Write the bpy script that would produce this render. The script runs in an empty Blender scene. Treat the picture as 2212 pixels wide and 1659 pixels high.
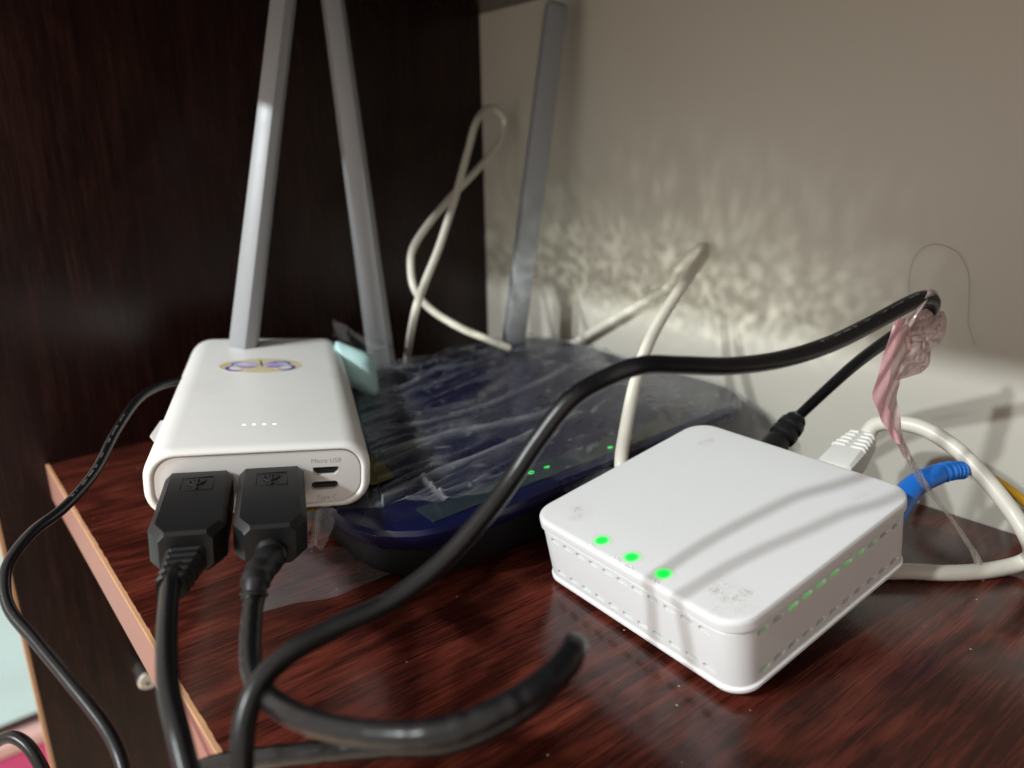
import bpy, bmesh, math, random
import numpy as np
from mathutils import Matrix, Vector

# every length below is in millimetres; S turns it into metres
S = 0.001
rng = np.random.default_rng(12)
random.seed(5)
scene = bpy.context.scene

# ------------------------------------------------------------------ camera
cam_data = bpy.data.cameras.new('camera')
cam_data.sensor_width = 36.0
cam_data.lens = 27.016
cam_data.clip_start = 0.01
cam_data.clip_end = 50
cam_data.dof.use_dof = True
cam_data.dof.focus_distance = 0.255
cam_data.dof.aperture_fstop = 8.5
cam = bpy.data.objects.new('camera', cam_data)
scene.collection.objects.link(cam)
cam.matrix_world = Matrix(((0.77931, 0.19087, -0.59686, 0.0),
                           (-0.62640, 0.21077, -0.75047, 0.0),
                           (-0.01744, 0.95872, 0.28381, 0.150),
                           (0, 0, 0, 1)))
scene.camera = cam

# ------------------------------------------------------------------ room light
world = bpy.data.worlds.new('World')
scene.world = world
world.use_nodes = True
bg = world.node_tree.nodes['Background']
bg.inputs['Color'].default_value = (1.0, 0.89, 0.79, 1)
bg.inputs['Strength'].default_value = 1.06

def lamp(name, pos, target, watts, size, color):
    l = bpy.data.lights.new(name, 'AREA')
    l.shape = 'DISK'
    l.size = size
    l.energy = watts
    l.color = color
    o = bpy.data.objects.new(name, l)
    scene.collection.objects.link(o)
    o.location = Vector(pos) * S
    d = (Vector(target) - Vector(pos)).normalized()
    o.rotation_euler = d.to_track_quat('-Z', 'Y').to_euler()
    return o

# two ceiling lamps of the room, in front of the cabinet
lamp('ceiling_lamp', (-2300, 140, 1660), (180, 220, 30), 46, 0.11, (0.91, 0.98, 0.99))
lamp('ceiling_lamp', (-2300, 600, 1660), (180, 220, 30), 46, 0.11, (0.91, 0.98, 0.99))

scene.view_settings.view_transform = 'Standard'
scene.view_settings.look = 'None'
scene.view_settings.exposure = 0.0
scene.view_settings.gamma = 1.0
scene.cycles.blur_glossy = 0.0
scene.cycles.sample_clamp_indirect = 0.0
scene.cycles.max_bounces = 12
scene.cycles.transparent_max_bounces = 24
scene.cycles.use_denoising = True
scene.cycles.use_adaptive_sampling = False
scene.cycles.caustics_reflective = False
scene.cycles.caustics_refractive = False

# added unseen spot above the wrap: imitates its rippled reflection and brightens the wall
l = bpy.data.lights.new('added_wrap_bounce', 'SPOT')
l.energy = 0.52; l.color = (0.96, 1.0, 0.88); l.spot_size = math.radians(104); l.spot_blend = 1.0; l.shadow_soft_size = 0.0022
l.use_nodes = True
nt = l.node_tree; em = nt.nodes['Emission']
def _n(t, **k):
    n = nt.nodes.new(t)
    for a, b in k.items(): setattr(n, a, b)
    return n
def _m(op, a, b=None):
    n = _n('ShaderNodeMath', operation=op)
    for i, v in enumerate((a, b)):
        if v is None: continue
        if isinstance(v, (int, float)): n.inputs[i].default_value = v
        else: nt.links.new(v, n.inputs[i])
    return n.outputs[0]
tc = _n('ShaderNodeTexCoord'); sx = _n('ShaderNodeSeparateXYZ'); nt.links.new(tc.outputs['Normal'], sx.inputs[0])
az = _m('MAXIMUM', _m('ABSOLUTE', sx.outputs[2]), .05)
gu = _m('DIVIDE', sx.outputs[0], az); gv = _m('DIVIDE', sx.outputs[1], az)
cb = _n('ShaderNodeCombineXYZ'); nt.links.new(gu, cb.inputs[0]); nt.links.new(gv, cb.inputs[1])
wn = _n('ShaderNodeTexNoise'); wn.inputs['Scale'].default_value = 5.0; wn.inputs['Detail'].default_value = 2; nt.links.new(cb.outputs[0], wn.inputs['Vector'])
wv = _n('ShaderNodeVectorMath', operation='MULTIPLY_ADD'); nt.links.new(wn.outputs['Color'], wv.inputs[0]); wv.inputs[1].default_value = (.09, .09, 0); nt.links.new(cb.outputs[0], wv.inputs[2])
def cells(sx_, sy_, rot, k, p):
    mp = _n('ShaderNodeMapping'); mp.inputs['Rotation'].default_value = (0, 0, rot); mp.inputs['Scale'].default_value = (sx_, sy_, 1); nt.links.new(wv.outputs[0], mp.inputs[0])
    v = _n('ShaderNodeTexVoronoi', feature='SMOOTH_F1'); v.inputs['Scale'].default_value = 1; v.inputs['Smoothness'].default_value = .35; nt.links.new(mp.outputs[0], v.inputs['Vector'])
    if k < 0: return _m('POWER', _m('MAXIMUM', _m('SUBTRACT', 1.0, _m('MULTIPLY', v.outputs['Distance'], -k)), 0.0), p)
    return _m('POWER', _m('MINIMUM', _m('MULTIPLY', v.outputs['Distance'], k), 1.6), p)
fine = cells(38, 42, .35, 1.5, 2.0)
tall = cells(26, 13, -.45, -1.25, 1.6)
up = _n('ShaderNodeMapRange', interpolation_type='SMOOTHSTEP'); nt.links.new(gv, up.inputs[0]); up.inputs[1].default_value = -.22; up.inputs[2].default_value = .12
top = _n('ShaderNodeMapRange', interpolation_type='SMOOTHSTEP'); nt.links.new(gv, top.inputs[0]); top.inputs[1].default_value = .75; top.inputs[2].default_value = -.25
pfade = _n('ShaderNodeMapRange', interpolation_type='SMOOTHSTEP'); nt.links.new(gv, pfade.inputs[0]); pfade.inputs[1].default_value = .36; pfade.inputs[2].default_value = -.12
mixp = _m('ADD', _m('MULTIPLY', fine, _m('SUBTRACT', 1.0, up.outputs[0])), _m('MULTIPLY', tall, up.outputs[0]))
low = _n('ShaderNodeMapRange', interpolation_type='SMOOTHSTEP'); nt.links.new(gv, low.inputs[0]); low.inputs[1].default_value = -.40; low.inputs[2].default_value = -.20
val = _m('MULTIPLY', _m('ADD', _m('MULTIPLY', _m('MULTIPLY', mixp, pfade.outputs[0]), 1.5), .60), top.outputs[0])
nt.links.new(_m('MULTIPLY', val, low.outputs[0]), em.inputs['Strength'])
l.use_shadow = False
bl = bpy.data.objects.new('added_wrap_bounce', l); scene.collection.objects.link(bl)
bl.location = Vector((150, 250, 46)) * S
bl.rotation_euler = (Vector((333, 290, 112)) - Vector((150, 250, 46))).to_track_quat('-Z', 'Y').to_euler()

# ------------------------------------------------------------------ helpers
ORG = {}

def new_mesh(name, V, F, smooth=35):
    me = bpy.data.meshes.new(name)
    me.from_pydata([tuple(float(c) * S for c in v) for v in V], [], [tuple(int(i) for i in f) for f in F])
    me.update()
    bm = bmesh.new(); bm.from_mesh(me)
    bmesh.ops.recalc_face_normals(bm, faces=bm.faces)
    bm.to_mesh(me); bm.free()
    if smooth:
        me.shade_smooth()
        me.set_sharp_from_angle(angle=math.radians(smooth))
    return me

def tag(o, label=None, cat=None, group=None, kind=None):
    if label: o['label'] = label
    if cat: o['category'] = cat
    if group: o['group'] = group
    if kind: o['kind'] = kind
    return o

def thing(name, label, cat, loc=(0, 0, 0), rot=None, group=None):
    o = bpy.data.objects.new(name, None)
    scene.collection.objects.link(o)
    m = Matrix.Translation(Vector(loc) * S)
    if rot is not None:
        m = m @ rot.to_4x4()
    o.matrix_world = m
    o.empty_display_size = 0.01
    ORG[o.name] = np.zeros(3) if rot is not None else np.array(loc, float)
    return tag(o, label, cat, group)

def part(name, VF, mat, parent=None, smooth=35, loc=None, mesh=None):
    """a mesh object; its vertices are given in the frame of its thing (world for unrotated things)"""
    if mesh is None:
        V = np.asarray(VF[0], float)
        if parent is not None:
            V = V - ORG[parent.name]
        mesh = new_mesh(name, V, VF[1], smooth)
        if mat is not None:
            mesh.materials.append(mat)
    o = bpy.data.objects.new(name, mesh)
    scene.collection.objects.link(o)
    if parent is not None:
        o.parent = parent
        ORG[o.name] = ORG[parent.name]
    else:
        ORG[o.name] = np.zeros(3)
    if loc is not None:
        o.location = Vector(loc) * S
    return o

def join(*parts):
    V, F, n = [], [], 0
    for v, f in parts:
        v = np.asarray(v, float)
        V.append(v); F += [tuple(i + n for i in q) for q in f]; n += len(v)
    return np.vstack(V), F

def box(x0, x1, y0, y1, z0, z1):
    V = [(x, y, z) for z in (z0, z1) for y in (y0, y1) for x in (x0, x1)]
    return np.array(V, float), [(0, 2, 3, 1), (4, 5, 7, 6), (0, 1, 5, 4), (2, 6, 7, 3), (0, 4, 6, 2), (1, 3, 7, 5)]

def bevel_box(x0, x1, y0, y1, z0, z1, r, seg=2):
    V, F = box(x0, x1, y0, y1, z0, z1)
    bm = bmesh.new()
    vs = [bm.verts.new(v) for v in V]
    for f in F: bm.faces.new([vs[i] for i in f])
    bmesh.ops.bevel(bm, geom=list(bm.edges), offset=r, segments=seg, profile=0.6, affect='EDGES')
    bm.verts.index_update()
    V = np.array([v.co[:] for v in bm.verts]); F = [tuple(v.index for v in f.verts) for f in bm.faces]
    bm.free()
    return V, F

def loft(rings, cap0=True, cap1=True, closed=True):
    n = len(rings[0]); V = np.vstack(rings); F = []
    for k in range(len(rings) - 1):
        for i in range(n if closed else n - 1):
            a, b = k * n + i, k * n + (i + 1) % n
            F.append((a, b, b + n, a + n))
    if cap0: F.append(tuple(range(n - 1, -1, -1)))
    if cap1: F.append(tuple(range((len(rings) - 1) * n, len(rings) * n)))
    return V, F

def rrect(w, h, r, n=6):
    """rounded rectangle outline, counter-clockwise, in 2D"""
    r = max(0.02, min(r, w / 2 - .01, h / 2 - .01)); P = []
    for cx, cy, a0 in ((w/2-r, h/2-r, 0), (-w/2+r, h/2-r, 90), (-w/2+r, -h/2+r, 180), (w/2-r, -h/2+r, 270)):
        for k in range(n + 1):
            a = math.radians(a0 + 90 * k / n)
            P.append((cx + r * math.cos(a), cy + r * math.sin(a)))
    return np.array(P)

def catmull(P, sub=8):
    P = np.asarray(P, float)
    Q = np.vstack([2 * P[0] - P[1], P, 2 * P[-1] - P[-2]])
    out = []
    for i in range(1, len(Q) - 2):
        p0, p1, p2, p3 = Q[i-1], Q[i], Q[i+1], Q[i+2]
        for t in np.linspace(0, 1, sub, endpoint=False):
            out.append(0.5 * ((2*p1) + (-p0+p2)*t + (2*p0-5*p1+4*p2-p3)*t*t + (-p0+3*p1-3*p2+p3)*t**3))
    out.append(P[-1])
    return np.array(out)

def frames(P):
    T = np.gradient(P, axis=0); T /= np.linalg.norm(T, axis=1)[:, None] + 1e-9
    a = np.array([0, 0, 1.0]) if abs(T[0][2]) < .9 else np.array([1.0, 0, 0])
    N = np.cross(T[0], a); N /= np.linalg.norm(N); Ns = [N]
    for i in range(1, len(P)):
        N = Ns[-1] - T[i] * np.dot(Ns[-1], T[i]); Ns.append(N / (np.linalg.norm(N) + 1e-9))
    Ns = np.array(Ns)
    return T, Ns, np.cross(T, Ns)

def tube(pts, r, sub=8, seg=14, smooth_path=True, flat=1.0, wob=0.0):
    P = catmull(pts, sub) if smooth_path else np.asarray(pts, float)
    r = np.asarray(r, float)
    if r.ndim == 0: R = np.full(len(P), float(r))
    else: R = np.interp(np.linspace(0, 1, len(P)), np.linspace(0, 1, len(r)), r)
    if wob: R = R * (1 + wob * np.sin(np.arange(len(P)) * 1.7) * np.sin(np.arange(len(P)) * .37))
    T, N, B = frames(P)
    a = np.linspace(0, 2 * np.pi, seg, endpoint=False)
    rings = [P[i] + R[i] * (np.cos(a)[:, None] * N[i] + flat * np.sin(a)[:, None] * B[i]) for i in range(len(P))]
    # rounded ends
    e0 = [P[0] - T[0] * R[0] * .35 + .7 * (rings[0] - P[0])]
    e1 = [P[-1] + T[-1] * R[-1] * .35 + .7 * (rings[-1] - P[-1])]
    return loft(e0 + rings + e1)

def ribbon(pts, widths, side, thick=.12, sub=8, wave=0.0):
    """a thin strip of film with thickness; side = the direction of its width"""
    P = catmull(pts, sub); n = len(P)
    w = np.interp(np.linspace(0, 1, n), np.linspace(0, 1, len(widths)), widths)
    sd = np.asarray(side, float)
    if sd.ndim == 1: sd = np.tile(sd, (n, 1))
    else:
        m = len(sd)
        sd = np.array([np.interp(np.linspace(0, 1, n), np.linspace(0, 1, m), sd[:, c]) for c in range(3)]).T
    sd /= np.linalg.norm(sd, axis=1)[:, None]
    T, _, _ = frames(P)
    nn = np.cross(T, sd); nn /= np.linalg.norm(nn, axis=1)[:, None] + 1e-9
    K = 6; rings = []
    for i in range(n):
        top, bot = [], []
        for k in range(K):
            s = k / (K - 1) - .5
            q = P[i] + sd[i] * s * w[i] + nn[i] * wave * math.sin(5.2 * s + i * .55) * (1 - abs(s))
            top.append(q + nn[i] * thick / 2); bot.append(q - nn[i] * thick / 2)
        rings.append(np.array(top + bot[::-1]))
    return loft(rings)

def text_mesh(s, size, thick=0.0):
    c = bpy.data.curves.new('t', 'FONT'); c.body = s; c.size = size; c.align_x = 'CENTER'; c.align_y = 'CENTER'
    c.extrude = thick; c.resolution_u = 3
    o = bpy.data.objects.new('t', c); scene.collection.objects.link(o)
    dg = bpy.context.evaluated_depsgraph_get()
    me = bpy.data.meshes.new_from_object(o.evaluated_get(dg))
    V = np.array([v.co[:] for v in me.vertices]); F = [tuple(p.vertices) for p in me.polygons]
    bpy.data.objects.remove(o); bpy.data.meshes.remove(me); bpy.data.curves.remove(c)
    return V, F

def cut(o, VF):
    """subtract a mesh (in the frame of o) from o, once and for all"""
    me = new_mesh('cutter', VF[0], VF[1], 0)
    c = bpy.data.objects.new('cutter', me); scene.collection.objects.link(c)
    c.parent = o.parent
    m = o.modifiers.new('b', 'BOOLEAN'); m.operation = 'DIFFERENCE'; m.object = c; m.solver = 'EXACT'
    dg = bpy.context.evaluated_depsgraph_get(); dg.update()
    new = bpy.data.meshes.new_from_object(o.evaluated_get(dg))
    o.modifiers.clear(); old = o.data; o.data = new
    bpy.data.objects.remove(c); bpy.data.meshes.remove(me); bpy.data.meshes.remove(old)
    new.shade_smooth(); new.set_sharp_from_angle(angle=math.radians(30))

# lattice noise used to shape film and cloth
class Noise2:
    def __init__(s, seed): s.g = np.random.default_rng(seed).random((256, 256))
    def __call__(s, x, y):
        x = np.asarray(x, float); y = np.asarray(y, float)
        xi = np.floor(x).astype(int); yi = np.floor(y).astype(int)
        fx, fy = x - xi, y - yi
        fx = fx*fx*(3-2*fx); fy = fy*fy*(3-2*fy)
        g = lambda a, b: s.g[a % 256, b % 256]
        return (g(xi, yi)*(1-fx)+g(xi+1, yi)*fx)*(1-fy) + (g(xi, yi+1)*(1-fx)+g(xi+1, yi+1)*fx)*fy

# ------------------------------------------------------------------ materials
def new_mat(name):
    m = bpy.data.materials.new(name); m.use_nodes = True
    nt = m.node_tree
    return m, nt, nt.nodes['Principled BSDF'], nt.nodes['Material Output']

def N(nt, typ, **kw):
    n = nt.nodes.new(typ)
    for k, v in kw.items(): setattr(n, k, v)
    return n

def noise_node(nt, coord, scale_vec, detail=3, rough=.55, scale=1.0, dist=0.0):
    mp = N(nt, 'ShaderNodeMapping'); mp.inputs['Scale'].default_value = scale_vec
    nt.links.new(coord, mp.inputs['Vector'])
    n = N(nt, 'ShaderNodeTexNoise'); n.inputs['Scale'].default_value = scale
    n.inputs['Detail'].default_value = detail; n.inputs['Roughness'].default_value = rough
    n.inputs['Distortion'].default_value = dist
    nt.links.new(mp.outputs[0], n.inputs['Vector'])
    return n.outputs['Fac']

def mathn(nt, op, a, b=None, c=None):
    n = N(nt, 'ShaderNodeMath', operation=op)
    for i, v in enumerate((a, b, c)):
        if v is None: continue
        if isinstance(v, (int, float)): n.inputs[i].default_value = v
        else: nt.links.new(v, n.inputs[i])
    return n.outputs[0]

def ramp(nt, fac, stops):
    r = N(nt, 'ShaderNodeValToRGB'); e = r.color_ramp.elements
    while len(e) < len(stops): e.new(.5)
    for k, (p, c) in enumerate(stops):
        e[k].position = p; e[k].color = (*c, 1) if len(c) == 3 else c
    nt.links.new(fac, r.inputs['Fac'])
    return r.outputs['Color']

def mixc(nt, fac, a, b):
    n = N(nt, 'ShaderNodeMix', data_type='RGBA')
    for sock, v in ((n.inputs[0], fac), (n.inputs[6], a), (n.inputs[7], b)):
        if isinstance(v, (int, float)): sock.default_value = v
        elif isinstance(v, tuple): sock.default_value = (*v, 1)
        else: nt.links.new(v, sock)
    return n.outputs[2]

def plain(name, rgb, rough=.45, metal=0, bump=0.0, bscale=900, var=.06, spec=.5, coat=0, dust=0.0):
    """plastic, metal or paint with a little unevenness"""
    m, nt, p, out = new_mat(name)
    tc = N(nt, 'ShaderNodeTexCoord').outputs['Object']
    n1 = noise_node(nt, tc, (1, 1, 1), 4, .6, 70)
    lo = tuple(c * (1 - var) for c in rgb); hi = tuple(min(1, c * (1 + var)) for c in rgb)
    col = mixc(nt, n1, lo, hi)
    if dust:
        d1 = noise_node(nt, tc, (1, 1, 1), 2, .5, 900)
        d2 = mathn(nt, 'GREATER_THAN', d1, .74)
        d3 = mathn(nt, 'MULTIPLY', d2, dust)
        col = mixc(nt, d3, col, (.45, .42, .4))
    nt.links.new(col, p.inputs['Base Color'])
    p.inputs['Metallic'].default_value = metal
    p.inputs['Specular IOR Level'].default_value = spec
    p.inputs['Coat Weight'].default_value = coat
    r = mathn(nt, 'MULTIPLY_ADD', n1, .16, rough - .08)
    nt.links.new(r, p.inputs['Roughness'])
    if bump:
        b = N(nt, 'ShaderNodeBump'); b.inputs['Strength'].default_value = bump; b.inputs['Distance'].default_value = .0004
        nt.links.new(noise_node(nt, tc, (1, 1, 1), 3, .6, bscale), b.inputs['Height'])
        nt.links.new(b.outputs[0], p.inputs['Normal'])
    return m

def wood(name, stops, axis, rough=.3, dust=True, coat=.0):
    m, nt, p, out = new_mat(name)
    tc = N(nt, 'ShaderNodeTexCoord').outputs['Object']
    if axis == 'X': s = lambda a, b: (a, b, b)
    else: s = lambda a, b: (b, b, a)
    broad = noise_node(nt, tc, s(9, 22), 3, .5, 1, .8)
    sep = N(nt, 'ShaderNodeSeparateXYZ'); nt.links.new(tc, sep.inputs[0])
    across = sep.outputs['Y'] if axis == 'X' else sep.outputs['X']
    ph = mathn(nt, 'ADD', mathn(nt, 'MULTIPLY', across, 150), mathn(nt, 'MULTIPLY', broad, 34))
    rings = mathn(nt, 'MULTIPLY_ADD', mathn(nt, 'SINE', ph), .5, .5)
    streak = noise_node(nt, tc, s(22, 420), 4, .65)
    fine = noise_node(nt, tc, s(45, 1500), 3, .7)
    patch = noise_node(nt, tc, s(24, 75), 3, .55, 1, .6)
    pore = noise_node(nt, tc, s(90, 1500), 2, .5)
    streak = mathn(nt, 'MULTIPLY_ADD', streak, 1.35, -.175); fine = mathn(nt, 'MULTIPLY_ADD', fine, 1.5, -.25)
    f = mathn(nt, 'MULTIPLY', rings, .13)
    f = mathn(nt, 'MULTIPLY_ADD', streak, .33, f)
    f = mathn(nt, 'MULTIPLY_ADD', fine, .29, f)
    f = mathn(nt, 'MULTIPLY_ADD', patch, .25, f)
    col = ramp(nt, f, stops)
    pk = mathn(nt, 'MULTIPLY', mathn(nt, 'MINIMUM', mathn(nt, 'MAXIMUM', mathn(nt, 'MULTIPLY', mathn(nt, 'SUBTRACT', .42, pore), 14), 0.0), 1.0), .42)
    col = mixc(nt, pk, col, tuple(c*.8 for c in stops[0][1]))
    if dust:
        v = N(nt, 'ShaderNodeTexVoronoi'); v.inputs['Scale'].default_value = 130; nt.links.new(tc, v.inputs['Vector'])
        pick = mathn(nt, 'LESS_THAN', v.outputs['Distance'], .045)
        sp = N(nt, 'ShaderNodeSeparateColor'); nt.links.new(v.outputs['Color'], sp.inputs[0])
        some = mathn(nt, 'GREATER_THAN', sp.outputs[0], .62)
        col = mixc(nt, mathn(nt, 'MULTIPLY', mathn(nt, 'MULTIPLY', pick, some), .7), col, (.55, .47, .42))
        haze = noise_node(nt, tc, (1, 1, 1), 5, .7, 14)
        col = mixc(nt, mathn(nt, 'MULTIPLY', mathn(nt, 'GREATER_THAN', noise_node(nt, tc, (1, 1, 1), 1, .5, 2600), .73), mathn(nt, 'MULTIPLY', haze, .35)), col, (.4, .3, .27))
    nt.links.new(col, p.inputs['Base Color'])
    r = mathn(nt, 'MULTIPLY_ADD', streak, .16, rough - .08)
    nt.links.new(r, p.inputs['Roughness'])
    p.inputs['Coat Weight'].default_value = coat
    b = N(nt, 'ShaderNodeBump'); b.inputs['Strength'].default_value = .22; b.inputs['Distance'].default_value = .0002
    nt.links.new(mathn(nt, 'ADD', mathn(nt, 'MULTIPLY', fine, .6), mathn(nt, 'MULTIPLY', streak, .5)), b.inputs['Height'])
    nt.links.new(b.outputs[0], p.inputs['Normal'])
    return m

def glow(name, rgb, strength):
    m, nt, p, out = new_mat(name)
    p.inputs['Base Color'].default_value = (*[c * .4 + .1 for c in rgb], 1)
    p.inputs['Emission Color'].default_value = (*rgb, 1)
    p.inputs['Emission Strength'].default_value = strength
    return m

def film_mat(name, haze=.05, base=.06, top=.7, rough=.07, tint=(.93, .94, .95), hcol=(.75, .78, .8), bump=.0, bs=700, crease_sheen=0.0):
    """one clear sheet: see-through, glossy, a little milky"""
    m, nt, p, out = new_mat(name)
    nt.nodes.remove(p)
    tr = N(nt, 'ShaderNodeBsdfTransparent'); tr.inputs[0].default_value = (*tint, 1)
    gl = N(nt, 'ShaderNodeBsdfGlossy'); gl.inputs['Roughness'].default_value = rough
    gl.inputs['Color'].default_value = (.95, .96, 1, 1)
    di = N(nt, 'ShaderNodeBsdfDiffuse'); di.inputs[0].default_value = (*hcol, 1)
    tl = N(nt, 'ShaderNodeBsdfTranslucent'); tl.inputs[0].default_value = (*hcol, 1)
    ms = N(nt, 'ShaderNodeMixShader'); ms.inputs[0].default_value = .5
    nt.links.new(di.outputs[0], ms.inputs[1]); nt.links.new(tl.outputs[0], ms.inputs[2])
    m1 = N(nt, 'ShaderNodeMixShader')
    tc = N(nt, 'ShaderNodeTexCoord').outputs['Object']
    hz = noise_node(nt, tc, (1, 1, 1), 4, .6, 60)
    hf = mathn(nt, 'MULTIPLY', mathn(nt, 'MULTIPLY_ADD', hz, 1.6, .2), haze)
    if crease_sheen:
        ca = N(nt, 'ShaderNodeAttribute', attribute_name='crease_sheen')  # per-vertex milkiness: painted sheen on the creases
        hf = mathn(nt, 'MINIMUM', mathn(nt, 'MULTIPLY_ADD', ca.outputs['Fac'], crease_sheen, hf), .6)
    nt.links.new(hf, m1.inputs[0])
    nt.links.new(tr.outputs[0], m1.inputs[1]); nt.links.new(ms.outputs[0], m1.inputs[2])
    lw = N(nt, 'ShaderNodeLayerWeight'); lw.inputs['Blend'].default_value = .5
    f = mathn(nt, 'POWER', lw.outputs['Facing'], 3.5)
    f = mathn(nt, 'MULTIPLY_ADD', f, top, base)
    m2 = N(nt, 'ShaderNodeMixShader'); nt.links.new(f, m2.inputs[0])
    nt.links.new(m1.outputs[0], m2.inputs[1]); nt.links.new(gl.outputs[0], m2.inputs[2])
    nt.links.new(m2.outputs[0], out.inputs['Surface'])
    if bump:
        b = N(nt, 'ShaderNodeBump'); b.inputs['Strength'].default_value = bump; b.inputs['Distance'].default_value = .0006
        nt.links.new(noise_node(nt, tc, (1, 1, 1), 4, .6, bs), b.inputs['Height'])
        nt.links.new(b.outputs[0], gl.inputs['Normal'])
        nt.links.new(b.outputs[0], lw.inputs['Normal'])
    return m

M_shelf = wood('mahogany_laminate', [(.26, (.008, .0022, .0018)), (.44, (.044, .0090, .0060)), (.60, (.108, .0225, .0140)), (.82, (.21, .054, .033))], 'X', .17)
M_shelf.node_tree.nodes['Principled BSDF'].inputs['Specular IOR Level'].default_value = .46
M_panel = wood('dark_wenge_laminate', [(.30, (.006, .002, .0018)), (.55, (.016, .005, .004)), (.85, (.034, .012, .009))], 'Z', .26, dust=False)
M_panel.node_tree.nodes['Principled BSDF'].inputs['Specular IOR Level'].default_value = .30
M_band = plain('pink_brown_edge_band', (.31, .155, .122), .5, bump=.15, bscale=500, var=.12)
M_chip = plain('raw_chipboard_rim', (.50, .27, .14), .8, bump=.6, bscale=1500, var=.25)
M_rim = plain('pale_edge_strip', (.42, .24, .13), .6, var=.15)
M_steel = plain('zinc_steel', (.62, .62, .6), .3, metal=1)
M_white = plain('white_plastic', (.80, .80, .81), .38, bump=.04, bscale=2500, var=.012)
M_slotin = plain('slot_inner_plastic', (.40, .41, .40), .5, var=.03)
M_bank = plain('matte_white_plastic', (.80, .80, .785), .40, bump=.05, bscale=2500, var=.02)
nt_ = M_bank.node_tree; tc_ = N(nt_, 'ShaderNodeTexCoord').outputs['Object']; pb_ = nt_.nodes['Principled BSDF']
old_ = pb_.inputs['Base Color'].links[0].from_socket
sc1 = noise_node(nt_, tc_, (260, 900, 900), 2, .5); sc2 = noise_node(nt_, tc_, (1, 1, 1), 3, .6, 45)
msk = mathn(nt_, 'MULTIPLY', mathn(nt_, 'GREATER_THAN', sc1, .745), mathn(nt_, 'GREATER_THAN', sc2, .53))
dirt_ = mathn(nt_, 'MULTIPLY', mathn(nt_, 'MAXIMUM', mathn(nt_, 'SUBTRACT', noise_node(nt_, tc_, (1, 1, 1), 5, .7, 38), .5), 0.0), .9)
c_ = mixc(nt_, dirt_, old_, (.62, .60, .52)); c_ = mixc(nt_, mathn(nt_, 'MULTIPLY', msk, .35), c_, (.40, .38, .35))
nt_.links.new(c_, pb_.inputs['Base Color'])
M_bankface = plain('white_end_plate', (.70, .69, .68), .42, bump=.05, bscale=2500, var=.02)
M_hole = plain('port_cavity', (.006, .006, .006), .6)
M_print = plain('grey_print', (.33, .33, .34), .6)
M_black = plain('black_rubber', (.006, .006, .007), .30, bump=.10, bscale=700, var=.2, dust=.10, spec=.33)
M_plug = plain('black_plug_plastic', (.009, .009, .010), .44, bump=.10, bscale=1800, var=.15, dust=.05, spec=.28)
M_cord_print = plain('worn_cable_print', (.20, .20, .20), .5)
M_cream = plain('cream_pvc_cord', (.66, .63, .55), .38, bump=.05, bscale=600, var=.04)
M_rj = plain('white_connector', (.74, .73, .69), .4, var=.03)
M_clear = plain('clear_connector', (.72, .72, .66), .15, var=.03)
M_blue = plain('blue_connector', (.010, .16, .62), .4, var=.05)
M_yellow = plain('yellow_fibre_jacket', (.50, .27, .012), .45, var=.06)
M_navy = plain('navy_router_plastic', (.0050, .0062, .034), .28, var=.15, spec=.4)
M_shade_base = plain('shadow_black_underside', (.004, .004, .0045), .6, spec=.2)  # near-black colour standing in for the shadow beneath the router
M_strip = plain('smoky_strip', (.016, .026, .036), .25, var=.15)
M_ant = plain('grey_antenna_plastic', (.29, .30, .32), .42, var=.03)
M_green = glow('green_led', (.0, 1.0, .10), .55)
M_icon = glow('green_icon', (.02, .9, .03), .9)
M_dot = glow('white_led', (1, 1, 1), 1.6)
M_cyan = plain('pale_cyan_foam', (.46, .70, .70), .7, bump=.3, bscale=300, var=.06)
M_olive = plain('olive_card', (.16, .125, .015), .7, bump=.2, bscale=400, var=.1)
M_paper = plain('white_paper', (.50, .49, .48), .8, var=.04)
M_film = film_mat('clear_wrap', haze=.003, base=.028, top=.34, rough=.06, bump=.0, bs=260, crease_sheen=.36)
M_flap = film_mat('clear_wrap_flap', haze=.16, base=.06, top=.6, rough=.2)
M_pink = film_mat('pink_plastic', haze=.75, base=.05, top=.4, rough=.25, tint=(1, .80, .83), hcol=(.97, .66, .70))
M_pale = film_mat('pale_pink_film', haze=.70, base=.08, top=.6, rough=.15, tint=(.95, .88, .87), hcol=(.86, .70, .68), bump=.5, bs=350)
M_hair = plain('dark_hair', (.10, .085, .08), .5)
M_tail = film_mat('clear_film_tail', haze=.30, base=.10, top=.6, rough=.15, tint=(.95, .93, .91), hcol=(.82, .78, .74), bump=.4, bs=350)

# ------------------------------------------------------------------ setting: the room wall
m, nt, p, out = new_mat('cream_wall_paint')
tc = N(nt, 'ShaderNodeTexCoord').outputs['Object']
n1 = noise_node(nt, tc, (1, 1, 1), 5, .6, 9); n2 = noise_node(nt, tc, (1, 1, 1), 3, .6, 320)
nt.links.new(mixc(nt, n1, (.50, .47, .41), (.54, .51, .445)), p.inputs['Base Color'])
p.inputs['Roughness'].default_value = .46
b = N(nt, 'ShaderNodeBump'); b.inputs['Strength'].default_value = .10; b.inputs['Distance'].default_value = .0004
nt.links.new(n2, b.inputs['Height']); nt.links.new(b.outputs[0], p.inputs['Normal'])
M_wall = m
wall = part('wall', box(333, 420, -1500, 2600, -900, 1900), M_wall)
tag(wall, kind='structure')

m, nt, p, out = new_mat('warm_cream_floor_tiles')
tc = N(nt, 'ShaderNodeTexCoord').outputs['Object']
nt.links.new(mixc(nt, noise_node(nt, tc, (1, 1, 1), 4, .6, 6), (.76, .62, .48), (.84, .70, .56)), p.inputs['Base Color'])
p.inputs['Roughness'].default_value = .4
floor = part('floor', box(-3000, 333, -1500, 5000, -960, -900), m)
tag(floor, kind='structure')

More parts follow.
